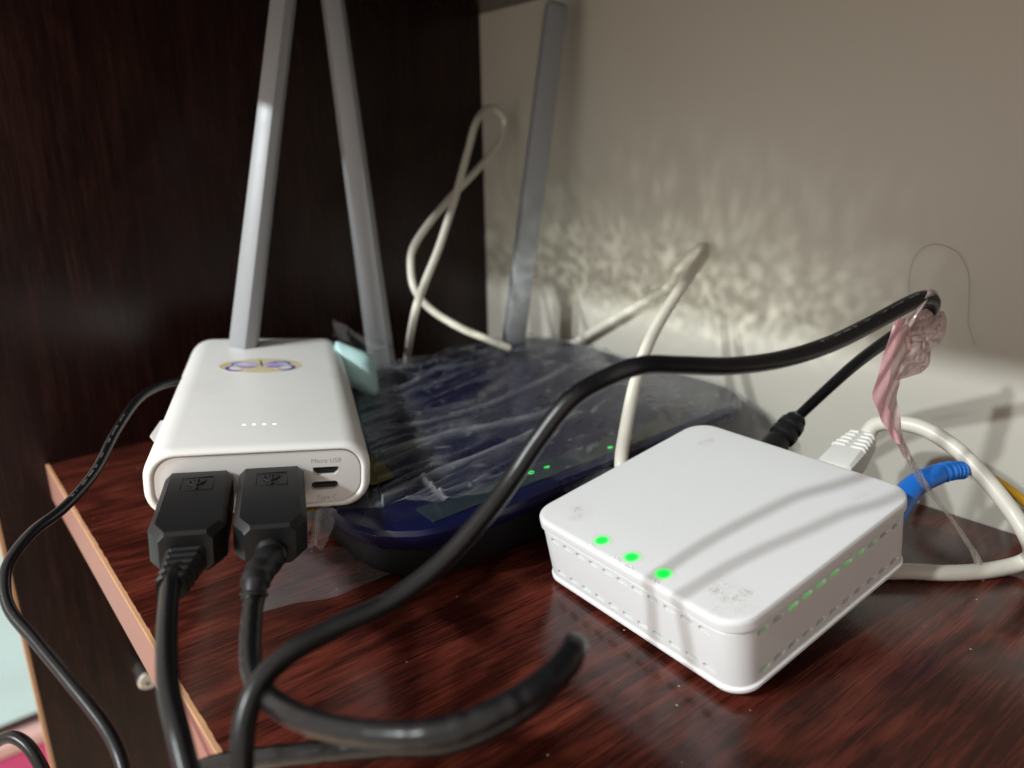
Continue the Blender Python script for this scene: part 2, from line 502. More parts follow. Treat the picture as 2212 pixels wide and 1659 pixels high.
# ------------------------------------------------------------------ cabinet
cab = thing('cabinet', 'dark brown wooden cabinet with a mahogany shelf set against the cream wall', 'cabinet', (180, 200, 0))
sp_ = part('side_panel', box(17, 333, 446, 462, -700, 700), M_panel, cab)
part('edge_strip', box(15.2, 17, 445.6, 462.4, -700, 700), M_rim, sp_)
part('side_panel', box(17, 333, -436, -420, -700, 700), M_panel, cab)  # unseen near side, added to keep reflections in the far panel dark
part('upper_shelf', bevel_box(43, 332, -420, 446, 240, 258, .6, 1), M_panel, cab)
sh = part('shelf_board', box(43, 332.4, -419.6, 445.6, -19.5, 0), M_shelf, cab, smooth=0)
# edge band with a ragged chipped rim along its top
part('edge_band', bevel_box(41.6, 42.98, -419.6, 445.6, -20, -.25, .25, 1), M_band, sh)
ys = np.arange(-60, 445, 1.1)
nz = Noise2(3)
rag = .10 + .7 * np.maximum(0, nz(ys / 3.0, 0 * ys) - .55) + 2.0 * np.maximum(0, nz(ys / 7 + 9, 0 * ys + 3) - .86)
rings = [np.array([(41.5, y, -.24), (41.9, y, .03 + .25 * w), (43.0 + w * .9, y, .04 + .22 * w), (43.2 + w, y, -.05)]) for y, w in zip(ys, rag)]
part('chipped_rim', loft(rings), M_chip, sh, smooth=0)
# metal shelf pin under the board
a = np.linspace(0, 2*np.pi, 16, endpoint=False)
def pin_ring(y, r): return np.array([(76 + r*math.cos(t), y, -28 + r*math.sin(t)) for t in a])
PIN = (69.1, 438.0, -138.1)
def pin_ring(y, r): return np.array([(PIN[0] + r*math.cos(t), y, PIN[2] + r*math.sin(t)) for t in a])
part('shelf_pin', loft([pin_ring(446, 5), pin_ring(436, 5), pin_ring(435.5, 6), pin_ring(431, 6), pin_ring(430, 5), pin_ring(430, 2.6), pin_ring(431.6, 2.4)]), M_steel, cab)

# ------------------------------------------------------------------ things seen past the panel's edge
bed = thing('bedding', 'pale cyan bedding with pink along its lower edge at the far left beyond the panel', 'bedding', (-400, 1500, -900))
def soft_box(x0, x1, y0, y1, z0, z1, r, seed, amp):
    n = Noise2(seed); V, F = bevel_box(x0, x1, y0, y1, z0, z1, r, 4); 
    return V, F
gx = np.linspace(-1200, 200, 40); gy = np.linspace(1052, 2300, 60); nb = Noise2(21)
GX, GY = np.meshgrid(gx, gy)
GZ = -560 + 26 * nb(GX / 260, GY / 120) + 10 * nb(GX / 60 + 5, GY / 40)
V = np.stack([GX, GY, GZ], -1).reshape(-1, 3); w = len(gx)
F = [(j*w+i, j*w+i+1, (j+1)*w+i+1, (j+1)*w+i) for j in range(len(gy)-1) for i in range(w-1)]
M_sheet = plain('pale_cyan_cotton', (.40, .53, .54), .85, var=.05)
M_pinkcloth = plain('magenta_cloth', (.58, .07, .21), .8, var=.08)
M_palepink = plain('pale_pink_cloth', (.62, .40, .39), .8, var=.06)
M_orange = plain('orange_cloth', (.80, .42, .10), .8, var=.1)
part('sheet', (V, F), M_sheet, bed)
part('pad', bevel_box(-1200, 200, 1056, 2300, -900, -562, 20, 2), M_palepink, bed)
part('skirt', bevel_box(-1210, 210, 1030, 1050, -900, -569, 6, 2), M_pinkcloth, bed)
part('hem', bevel_box(-1205, 205, 1028, 1058, -568, -550, 6, 2), M_palepink, bed)
cush = thing('cushion', 'orange cushion at the far left edge behind the pale cyan bedding', 'cushion', (-20, 2250, -530))
part('cover', bevel_box(-320, 150, 2120, 2330, -520, -150, 60, 4), M_orange, cush)

# ------------------------------------------------------------------ router in its wrap
RTH = math.radians(0.5)
RC = (210.0, 285.0)                      # centre on the shelf
RW, RD = 212.0, 172.0
def r2w(x, y, z):
    return (RC[0] + x*math.cos(RTH) - y*math.sin(RTH), RC[1] + x*math.sin(RTH) + y*math.cos(RTH), z)
def rtop(x, y): return 30.0 + 6.5 * (x + RW/2) / RW + 5.0 * (y + RD/2) / RD      # the lid slopes up to the back
router = thing('router', 'dark navy router with three grey antennas wrapped in clear plastic', 'router', (RC[0], RC[1], 0), Matrix.Rotation(RTH, 3, 'Z'))
def rring(inset, zf, r=30):
    o = rrect(RW - 2*inset, RD - 2*inset, r)
    return np.array([(x, y, zf(x, y)) for x, y in o])
body = part('body', loft([rring(16, lambda x, y: rtop(x, y) - 15), rring(9, lambda x, y: rtop(x, y) - 14), rring(4.5, lambda x, y: rtop(x, y) - 11), rring(1.2, lambda x, y: rtop(x, y) - 6.5), rring(.2, lambda x, y: rtop(x, y) - 3.6), rring(0, lambda x, y: rtop(x, y) - 2.2), rring(.8, lambda x, y: rtop(x, y) - .7), rring(2.4, lambda x, y: rtop(x, y) - .1), rring(6, lambda x, y: rtop(x, y))]), M_navy, router)
part('base', loft([rring(15, lambda x, y: rtop(x, y) - 27), rring(11, lambda x, y: rtop(x, y) - 26.4), rring(8.5, lambda x, y: rtop(x, y) - 22), rring(7, lambda x, y: rtop(x, y) - 12.6)]), M_shade_base, router)  # lower housing put in black to imitate the shadow under the lip
for fx, fy in ((-80, -60), (80, -60), (80, 62), (-80, 62)):
    t = np.linspace(0, 2*np.pi, 16, endpoint=False); h_ = rtop(fx, fy) - 26.5
    part('foot', loft([np.array([(fx + r*math.cos(a), fy + r*math.sin(a), z) for a in t]) for r, z in ((5, 1.2), (5.5, 2), (6, h_))]), M_black, router)
def slab_on_top(x0, x1, y0, y1, h):
    V, F = box(x0, x1, y0, y1, 0, 1)
    for v in V: v[2] = rtop(v[0], v[1]) + (h if v[2] > .5 else -.5)
    return V, F
part('light_strip', slab_on_top(-84, 47, -81, -69, .35), M_strip, router)
def icon(cx, cy, kind):
    z = rtop(cx, cy) + .45; P = []; q_ = .78
    if kind == 'power':
        P.append(tube([(cx + 1.5*math.cos(t), cy + 1.5*math.sin(t), z) for t in np.radians(np.linspace(125, 415, 12))], .28, sub=1, seg=6, smooth_path=False))
        P.append(tube([(cx, cy + .3, z), (cx, cy + 1.7, z)], .28, sub=1, seg=6, smooth_path=False))
    elif kind == 'wifi':
        for r in (.7, 1.5, 2.3):
            P.append(tube([(cx + r*math.cos(t), cy - .8 + r*math.sin(t), z) for t in np.radians(np.linspace(40, 140, 8))], .26, sub=1, seg=6, smooth_path=False))
    else:
        P.append(tube([(cx + 1.5*math.cos(t), cy + 1.0*math.sin(t), z) for t in np.radians(np.linspace(0, 360, 14))], .26, sub=1, seg=6, smooth_path=False))
        P.append(tube([(cx - 1.4, cy, z), (cx + 1.4, cy, z)], .24, sub=1, seg=6, smooth_path=False))
    V, F = join(*P); V[:, 0] = cx + (V[:, 0]-cx)*q_; V[:, 1] = cy + (V[:, 1]-cy)*q_
    return V, F
for (cx, cy, kd) in [((175.5, 211.1, 32.6)[0]-210, (175.5, 211.1, 32.6)[1]-285, 'power'), ((183.3, 210.0, 32.9)[0]-210, (183.3, 210.0, 32.9)[1]-285, 'wifi'), ((215.4, 207.2, 34.0)[0]-210, (215.4, 207.2, 34.0)[1]-285, 'globe')]:
    part('status_icon', icon(cx, cy, kd), M_green, router)

def antenna(base, top, wb, wt, th, side, face=.62):
    base, top = np.array(base, float), np.array(top, float)
    ax = (top - base) / np.linalg.norm(top - base)
    sd = np.array(side, float); sd -= ax * sd.dot(ax); sd /= np.linalg.norm(sd); nn = np.cross(ax, sd)
    rings = []
    L = np.linalg.norm(top - base)
    for s, k in ((0, .9), (.02, 1), (.985, 1), (.995, .9), (1.0, .72)):
        w = (wb + (wt - wb) * s) * k / 2; t = th * (1.15 - .25 * s) * k / 2
        # six-sided bar: flat front, two slanted cheeks, flat back
        pr = [(-w, -t*.1), (-w*face, -t), (w*face, -t), (w, -t*.1), (w*.8, t), (-w*.8, t)]
        pr = np.array(pr)
        for _ in range(1):
            nx_ = np.roll(pr, -1, 0); pr = np.stack([pr*.93 + nx_*.07, pr*.07 + nx_*.93], 1).reshape(-1, 2)
        rings.append(np.array([base + ax*L*s + sd*a + nn*b for a, b in pr]))
    V, F = loft(rings)
    # into the router frame
    c, s = math.cos(RTH), math.sin(RTH)
    X = V[:, 0] - RC[0]; Y = V[:, 1] - RC[1]
    return np.stack([X*c + Y*s, -X*s + Y*c, V[:, 2]], 1), F
part('antenna', antenna((119.7, 367.0, 43.0), (170.3, 380.0, 235.2), 14.5, 12.5, 8.5, (.58, -.81, 0)), M_ant, router, smooth=25)
part('antenna', antenna((205.0, 375.0, 30.7), (194.8, 384.0, 238.8), 15.5, 11.5, 9.0, (.86, -.50, 0)), M_ant, router, smooth=25)
part('antenna', antenna((285.6, 360.0, 30.3), (314.9, 350.0, 231.6), 13.6, 13.0, 8.0, (.97, -.22, 0), .92), M_ant, router, smooth=25)

# ------------------------------------------------------------------ clear plastic wrap
nA, nB, nC, nD, nE = [Noise2(s) for s in (31, 32, 33, 34, 35)]
frontXY = np.array([(87.2, 245.0, 19.0), (94.9, 244.5, 15.0), (103.5, 234.8, 13.0), (113.8, 227.2, 11.5), (125.3, 217.4, 10.0), (134.2, 210.7, 10.0), (140.7, 207.4, 10.5), (155.7, 204.7, 11.0), (171.7, 203.0, 12.0), (200, 194, 13), (240, 193, 13), (290, 192, 14), (331, 190, 12)])
backXY = np.array([(96, 300), (104, 352), (118, 388), (150, 390), (200, 392), (250, 394), (292, 396), (331, 390)])
nx, ny = 620, 460
sx = np.linspace(0, 1, nx); sy = np.linspace(0, 1, ny)
def curve(P, s):
    P = np.asarray(P, float); d = np.r_[0, np.cumsum(np.linalg.norm(np.diff(P[:, :2], axis=0), axis=1))]; d /= d[-1]
    return np.stack([np.interp(s, d, P[:, k]) for k in range(P.shape[1])], 1)
Fc = curve(catmull(frontXY, 6), sx); Bc = curve(catmull(np.c_[backXY, 0*backXY[:, :1]], 6), sx)
PX = Fc[:, 0][None]*(1-sy)[:, None] + Bc[:, 0][None]*sy[:, None]
PY = Fc[:, 1][None]*(1-sy)[:, None] + Bc[:, 1][None]*sy[:, None]
EZ = np.repeat(Fc[:, 2][None], ny, 0)
c, s = math.cos(RTH), math.sin(RTH)
LX = (PX-RC[0])*c + (PY-RC[1])*s; LY = -(PX-RC[0])*s + (PY-RC[1])*c
def rr_sd(x, y, w, d, r):
    qx = np.abs(x) - w/2 + r; qy = np.abs(y) - d/2 + r
    return np.hypot(np.maximum(qx, 0), np.maximum(qy, 0)) + np.minimum(np.maximum(qx, qy), 0) - r
sd = rr_sd(LX, LY, RW - 4, RD - 4, 30)
topz = 30.9 + 6.5*(np.clip(LX, -RW/2, RW/2) + RW/2)/RW + 5.0*(np.clip(LY, -RD/2, RD/2) + RD/2)/RD
fall = np.clip(sd / 26, 0, 1); fall = fall*fall*(3-2*fall)
low = 4.0 + 9*nC(PX/28, PY/24)*np.clip(sd/10, 0, 1) + 14*np.clip((LX-104)/14, 0, 1)
Z = topz*(1-fall) + low*fall
edge = np.clip(1 - sy/.10, 0, 1)[:, None]**1.5
Z = np.where(sd > 0, Z*(1-edge*np.clip(sd/6, 0, 1)) + EZ*edge*np.clip(sd/6, 0, 1), Z)
# creases: long soft ridges running away to the right, finer crumple on the left
phi = math.radians(14)
U = PX*math.cos(phi) + PY*math.sin(phi); W = -PX*math.sin(phi) + PY*math.cos(phi)
U2 = U + 9*nD(PX/40, PY/40); W2 = W + 7*nE(PX/45, PY/35)
def ridge(a, q): return (1 - np.abs(2*a - 1))**q
left = np.clip((215 - PX)/70, 0, 1); back = np.clip((LY - 20)/35, 0, 1)
m1 = np.clip(.02 + .98*np.maximum(left, back*.9), 0, 1)
front = np.clip((LY + RD/2 + 3)/4, .25, 1); left = left*front; m1 = m1*front
CR = np.zeros_like(Z)  # pale haze painted along ridges and blisters, imitating the lit wall's reflection
Z += m1*(1.9*ridge(nA(U2/70, W2/13), 6) + .8*ridge(nB(U2/38, W2/7), 5) + .16*ridge(nC(U2/16, W2/4), 3))
CR += m1*(.9*ridge(nA(U2/70, W2/13), 11) + .6*ridge(nB(U2/38, W2/7), 11))*(.3 + 1.2*nC(U/12, W/9))
Z += left*(.6*ridge(nD(U2/26+3, W2/14), 4))
Z += .045*nA(U/9+7, W/6.5) + .012*nC(U/5+3, W/4) + .7*nB(U/34, W/26)
# long tight folds
def fold(pts, h, wd):
    global Z, CR
    P = catmull(np.array(pts)[:, :2], 6)
    D = np.full(PX.shape, 1e9)
    for a, b in zip(P[:-1], P[1:]):
        ab = b - a; t = np.clip(((PX-a[0])*ab[0] + (PY-a[1])*ab[1])/(ab@ab + 1e-9), 0, 1)
        D = np.minimum(D, np.hypot(PX-a[0]-t*ab[0], PY-a[1]-t*ab[1]))
    Z += h*np.exp(-(D/wd)**2)
    CR[:] = np.maximum(CR, min(1.3, .55*h)*np.exp(-(D/(wd*.9))**2)*(.55 + .9*nE(U/10, W/3)))
fold([(140.6, 261.2, 34.0), (169.0, 259.6, 34.0), (198.0, 254.9, 34.0), (242.9, 254.4, 34.0), (321.0, 279.8, 34.0)], 1.9, 3.4)
fold([(114.8, 225.8, 34.0), (136.9, 230.6, 34.0), (161.9, 232.8, 34.0), (193.2, 236.0, 34.0), (230.5, 242.8, 34.0)], 1.7, 2.6)
fold([(157.5, 282.7, 34.0), (191.4, 277.6, 34.0), (241.0, 286.5, 34.0), (326.6, 310.3, 34.0)], 1.3, 2.2)
fold([(205.8, 340.7, 34.0), (250.1, 337.9, 34.0), (318.1, 333.5, 34.0)], 1.2, 2.0)
fold([(122.5, 220.1, 31.0), (134.9, 215.0, 34.0), (150.1, 216.3, 34.0)], 1.0, 1.4)
fold([(97.3, 206.0, 33.6), (96.4, 200.0, 32.2)], 1.2, 1.0)
fold([(119.1, 208.0, 33.0), (117.5, 200.0, 28.1), (115.7, 196.0, 25.3)], 1.5, 1.1)
fold([(132.6, 206.0, 29.4), (132.5, 199.0, 25.1)], 1.2, .9)
fold([(145.1, 204.0, 27.9), (146.6, 198.0, 22.4)], 1.3, 1.0)
fold([(96.0, 223.5, 33.0), (112.8, 215.8, 33.0), (134.4, 214.2, 33.0), (165.9, 214.1, 33.0)], 1.0, 1.0)
fold([(140.1, 230.7, 34.0), (136.5, 212.0, 34.0), (139.4, 203.0, 31.0), (133.3, 187.7, 31.0)], 1.7, 1.3)
fold([(150.6, 194.8, 34.0), (152.6, 182.1, 31.0), (151.8, 171.8, 31.0)], .9, 1.0)
fold([(158.0, 193.5, 34.0), (163.3, 182.3, 31.0)], .8, .9)
# small blisters where the film lifts off the lid
for k in range(230):
    x0, y0 = rng.uniform(140, 318), rng.uniform(202, 380)
    L_, w_, h_ = rng.uniform(.8, 5.5)*(.5 if k % 2 else 1), rng.uniform(.5, 1.2), rng.uniform(.12, .4)
    an = phi + rng.normal(0, .25) + (rng.random() < .15)*rng.uniform(-1, 1)
    sub = (np.abs(PX-x0) < 16) & (np.abs(PY-y0) < 16)
    du = (PX[sub]-x0)*math.cos(an) + (PY[sub]-y0)*math.sin(an); dw = -(PX[sub]-x0)*math.sin(an) + (PY[sub]-y0)*math.cos(an)
    bb = np.exp(-(np.abs(du)/L_)**3 - (dw/w_)**2)
    Z[sub] += h_*bb; CR[sub] = np.maximum(CR[sub], rng.uniform(.3, 1.0)*bb)
# keep the film under the things that lie on it and above the shelf
Z = np.maximum(Z, .6)
BV = np.array([math.sin(.402), math.cos(.402)]); BU = np.array([math.cos(.402), -math.sin(.402)])
bx_ = (PX-82.6)*BU[0] + (PY-241)*BU[1]; by_ = (PX-82.6)*BV[0] + (PY-241)*BV[1]
under = (np.abs(bx_) < 40) & (by_ > -4) & (by_ < 160)
Z = np.where(under, np.minimum(Z, np.maximum(33.4 + .03*by_ + .07*bx_*-1, topz - .3)), Z)
plug = (np.abs(bx_ + 8) < 26) & (by_ > -62) & (by_ <= -4)
Z = np.where(plug, np.minimum(Z, np.where(sd < 4, 35.5, 24)), Z)
V = np.stack([PX, PY, Z], -1).reshape(-1, 3)
ii, jj = np.meshgrid(np.arange(nx-1), np.arange(ny-1)); q = (jj*nx + ii).ravel()
F = np.stack([q, q+1, q+nx+1, q+nx], 1)
wrap = thing('plastic_wrap', 'crumpled clear plastic wrap draped over the navy router', 'plastic wrap', (180, 230, 0))
CR = CR + (.06 + .34*nB(U/16, W/2.5)**3)*np.clip(1 - (LY + RD/2 - 2)/8, 0, 1)*np.clip((3 - sd)/3, 0, 1)
CR = CR + (.50 + .8*nA(U/11, W/3.5)**2)*np.clip((sd - .5)/3, 0, 1)*np.clip(1 - (LY + RD/2)/6, 0, 1)
sheet = part('sheet', (V, F), M_film, wrap, smooth=0); sheet.data.shade_smooth()
at = sheet.data.attributes.new('crease_sheen', 'FLOAT', 'POINT'); at.data.foreach_set('value', np.clip(CR, 0, 1.4).ravel().astype(np.float32))
# smooth flap lying out flat on the shelf in front of the router
fa = catmull([(95.0, 279.0, 6.0), (103.4, 265.7, 6.0), (112.4, 254.1, 6.0), (123.1, 244.9, 6.0), (132.1, 232.3, 6.0), (138.9, 226.5, 6.0)], 10)
fb_ = catmull([(75.5, 236.8, 0.7), (87.4, 233.8, 0.9), (99.2, 229.2, 0.7), (114.0, 229.0, 1.0), (130.0, 230.1, 1.0), (138.6, 226.4, 1.6)], 10)
rg = []
for k in range(15):
    q = k/14; r_ = fa*(1-q) + fb_*q
    r_[:, 2] += .9*math.sin(q*math.pi)*(.5 + .5*np.sin(np.linspace(0, 7, len(r_)) + 2*q)) + .25*np.sin(np.linspace(0, 19, len(r_)) + 5*q)*q*(1-q)
    rg.append(r_)
part('flap', loft(rg, False, False, closed=False), M_flap, wrap, smooth=180)
# loose flap of film standing behind the power bank
fl = ribbon([(170.7, 363.2, 67.1), (174.6, 357.4, 63.5), (181.6, 348.8, 58.9), (190.9, 338.6, 58.5)], [9, 10, 9, 4], (.1, -.1, 1), .15, 8, 1.2)
part('loose_corner', fl, M_film, wrap, smooth=180)
fe = ribbon([(188.2, 308.8, 51.5), (202.3, 307.4, 56.3), (216.8, 304.1, 57.2), (231.6, 301.1, 59.1)], [7, 8, 9, 8], (.1, -.1, 1), .15, 8, .8)
part('loose_edge', fe, M_film, wrap, smooth=180)

# ------------------------------------------------------------------ bits under and behind the power bank
sl = thing('card_scrap', 'olive yellow card scrap peeking out under the right edge of the power bank', 'card', (110, 235, 35))
P0 = [(93.9, 235.2, 33.8), (97.6, 233.9, 33.8), (122.6, 243.6, 33.8), (124.1, 240.7, 33.6), (133.7, 242.1, 33.4), (135.8, 250.6, 33.6), (137.7, 267.5, 33.9), (110, 268, 34), (84, 244, 33.9)]
part('card', loft([np.array([(x, y, z-.7) for x, y, z in P0]), np.array([(x, y, z) for x, y, z in P0])]), M_olive, sl, smooth=0)
ps = thing('paper_scrap', 'white paper corner sticking out left of the power bank', 'paper', (65.1, 300.2, 51.7))
P0 = [(62.8, 299.0, 50.9), (68.5, 305.0, 53.9), (72.3, 302.3, 55.0), (68.5, 292.9, 46.7), (63.5, 293.7, 48.9)]
part('sheet', loft([np.array(P0), np.array(P0) + np.array([.1, .1, .5])]), M_paper, ps, smooth=0)
cy = thing('cyan_pouch', 'pale cyan soft pouch lying between the power bank and an antenna', 'pouch', (174.4, 344.6, 46.8))
rg = []
for k, (sc, dd) in enumerate(((.55, -9), (.92, -7), (1.0, -2), (1.0, 3), (.9, 7), (.5, 9))):
    c0 = np.array((173.9, 345.2, 47.3))
    e1 = np.array((180.5, 338.4, 43.2)) - c0; e2 = np.array((174.8, 348.6, 58.1)) - c0; e3 = np.cross(e1, e2); e3 /= np.linalg.norm(e3)
    t = np.linspace(0, 2*np.pi, 40, endpoint=False)
    rr = 1/np.maximum(np.abs(np.cos(t))**8 + np.abs(np.sin(t))**8, .06)**.125
    rg.append(np.array([c0 + e3*dd + sc*a*(1.05*e1*math.cos(b) + .98*e2*math.sin(b)) + .5*math.sin(3*b+k)*e3 for a, b in zip(rr, t)]))
part('pouch', loft(rg), M_cyan, cy, smooth=180)

# ------------------------------------------------------------------ power bank
AZ, PT = .402, .030
BXv = Vector((math.cos(AZ), -math.sin(AZ), 0)); BYv = Vector((math.sin(AZ)*math.cos(PT), math.cos(AZ)*math.cos(PT), math.sin(PT))); BZv = BXv.cross(BYv)
BXv, BZv = BXv*math.cos(.070) - BZv*math.sin(.070), BZv*math.cos(.070) + BXv*math.sin(.070)   # it lies a little askew
BR = Matrix((BXv, BYv, BZv)).transposed()
BO = (82.6, 241.0, 46.5)
bank = thing('power_bank', 'white power bank with an oval butterfly sticker lying on the wrapped router', 'power bank', BO, BR)
BW, BT, BL = 73.6, 24.2, 156.0
def bring(y, ix, iz, r=9.6):
    o = rrect(BW - 2*ix, BT - 2*iz, max(1, r - iz), 8)
    return np.array([(x, y, z) for x, z in o])
rg = [bring(2.2, 3.7, 2.7), bring(1.0, 3.4, 2.4), bring(.25, 3.0, 2.1), bring(0, 2.5, 1.7), bring(.2, 1.6, 1.1), bring(1.0, .6, .45), bring(2.6, .08, .06), bring(5, 0, 0), bring(40, 0, 0), bring(100, 0, 0)]
for t in np.linspace(0, 1, 9)[0:]:
    y = BL - 11 + 11*math.sin(t*math.pi/2); ix = 11*(1 - math.cos(t*math.pi/2)); iz = 5.2*(1 - math.cos(t*math.pi/2))**1.2
    rg.append(bring(y, ix, iz))
part('shell', loft(rg, False, True), M_bank, bank, smooth=50)
FW, FT = BW - 7.2, BT - 5.0
def fring(y, i): return np.array([(x, y, z) for x, z in rrect(FW - 2*i, FT - 2*i, 7.6, 8)])
face = part('end_plate', loft([fring(2.4, 0), fring(.9, 0), fring(.62, .28), fring(.6, .4)]), M_bankface, bank, smooth=40)
def stad(w, h, y0, y1, cx, cz, r=None):
    o = rrect(w, h, h/2 - .02 if r is None else r, 5)
    return loft([np.array([(cx + x, y, cz + z) for x, z in o]) for y in (y0, y1)])
PM = (21.4, 0.6, 2.0); PC = (21.0, 0.6, -3.4)
def micro(w, h, y0, y1, cx, cz):
    o = np.array([(-w/2, h/2), (-w/2, 0), (-w/2 + 1.3, -h/2), (w/2 - 1.3, -h/2), (w/2, 0), (w/2, h/2)])
    return loft([np.array([(cx + x, y, cz + z) for x, z in o]) for y in (y0, y1)])
cut(face, micro(8.7, 3.0, -1, 2.0, PM[0], PM[2]))
cut(face, stad(9.4, 3.1, -1, 2.0, PC[0], PC[2]))
pm = part('micro_usb_port', micro(8.2, 2.5, 1.75, 2.1, PM[0], PM[2]), M_hole, bank, smooth=0)
part('contact_tongue', box(PM[0]-2.6, PM[0]+2.6, 1.2, 1.8, PM[2]+.1, PM[2]+.6), M_hole, pm)
pc = part('type_c_port', stad(8.8, 2.6, 1.75, 2.1, PC[0], PC[2]), M_hole, bank, smooth=0)
part('contact_tongue', box(PC[0]-3, PC[0]+3, 1.2, 1.8, PC[2]-.3, PC[2]+.3), M_hole, pc)
for txt, at, sz in (('Micro USB', (21.6, 0.6, 5.8), 2.35), ('Type C', (21.6, 0.6, -8.0), 2.35)):
    V, F = text_mesh(txt, sz)
    part('printed_text', (np.array([(at[0] + x, .57, at[2] + y) for x, y, _ in V]), F), M_print, bank, smooth=0)
for px in ((-5.9, 22.5, 12.1), (-2.5, 22.4, 12.1), (1.0, 22.2, 12.1), (4.5, 22.0, 12.1)):
    t = np.linspace(0, 2*np.pi, 12, endpoint=False)
    part('indicator_light', loft([np.array([(px[0] + r*math.cos(a), px[1] + r*math.sin(a), h) for a in t]) for r, h in ((.62, 12.0), (.62, 12.15), (.4, 12.24))]), M_dot, bank)
# worn grey mark at the far end
MK = (-0.3, 143.7, 12.1)
V, F = text_mesh('||||||| ||| |||||', 3.0)
V = V * np.array([16.0/(np.ptp(V[:, 0])), 1, 1])
part('worn_print', (np.array([(MK[0] + x, MK[1] + y, 12.13) for x, y, _ in V]), F), plain('faint_print', (.62, .62, .62), .6), bank, smooth=0)
# oval sticker
SC = (-2.4, 98.2, 12.1); SL = (-19.9, 96.5, 12.1); SR = (15.7, 93.8, 12.1); ST = (-2.8, 110.7, 12.1); SB = (-2.1, 87.2, 12.1)
sa = (SR[0]-SL[0])/2; sb = (ST[1]-SB[1])/2; SC = ((SL[0]+SR[0])/2, (ST[1]+SB[1])/2)
m, nt, p, out = new_mat('sticker_paper')
tc = N(nt, 'ShaderNodeTexCoord').outputs['Object']
col = ramp(nt, noise_node(nt, tc, (1, 1, 1), 4, .6, 130), [(.3, (.60, .52, .30)), (.55, (.70, .62, .42)), (.75, (.62, .42, .30))])
nt.links.new(col, p.inputs['Base Color']); p.inputs['Roughness'].default_value = .35
def blob(cx, cy, rx, ry, z0, z1, rot=0, n=40, sq=2.0, shear=0):
    t = np.linspace(0, 2*np.pi, n, endpoint=False); o = []
    for a in t:
        x = rx*np.sign(math.cos(a))*abs(math.cos(a))**(2/sq); y = ry*np.sign(math.sin(a))*abs(math.sin(a))**(2/sq)
        x, y = x*math.cos(rot) - y*math.sin(rot), x*math.sin(rot) + y*math.cos(rot)
        o.append((SC[0] + cx + x, SC[1] + cy + y))
    return loft([np.array([(x, y, z) for x, y in o]) for z in (z0, z1)])
stk = part('sticker', blob(0, 0, sa, sb, 12.08, 12.20), m, bank, smooth=0)
M_violet = plain('violet_ink', (.10, .07, .38), .4, var=.3)
m, nt, p, out = new_mat('lilac_ink')
tc = N(nt, 'ShaderNodeTexCoord').outputs['Object']
nt.links.new(ramp(nt, noise_node(nt, tc, (1, 1, 1), 3, .6, 160), [(.35, (.26, .24, .62)), (.5, (.46, .46, .74)), (.66, (.62, .60, .74))]), p.inputs['Base Color']); M_lilac = m
M_pearl = plain('pearl_ink', (.72, .70, .68), .4, var=.08)
M_purple = plain('rose_ink', (.36, .15, .36), .4, var=.2)
for sg in (-1, 1):
    part('wing_edge', blob(sg*sa*.42, sb*.22, sa*.31, sb*.34, 12.20, 12.24, sg*.22), M_violet, stk, smooth=0)
    part('wing_edge', blob(sg*sa*.60, -sb*.32, sa*.24, sb*.40, 12.20, 12.24, sg*-.2), M_violet, stk, smooth=0)
    part('wing', blob(sg*sa*.36, sb*.10, sa*.31, sb*.36, 12.24, 12.28, sg*.16), M_lilac, stk, smooth=0)
    part('wing', blob(sg*sa*.53, -sb*.28, sa*.22, sb*.30, 12.24, 12.28, sg*-.2), M_pearl, stk, smooth=0)
    part('wing_shade', blob(sg*sa*.30, -sb*.24, sa*.20, sb*.09, 12.28, 12.31, sg*-.35), M_purple, stk, smooth=0)
part('butterfly_body', blob(0, sb*.25, sa*.022, sb*.46, 12.28, 12.34, .10), plain('brown_ink', (.10, .07, .06), .5), stk, smooth=0)

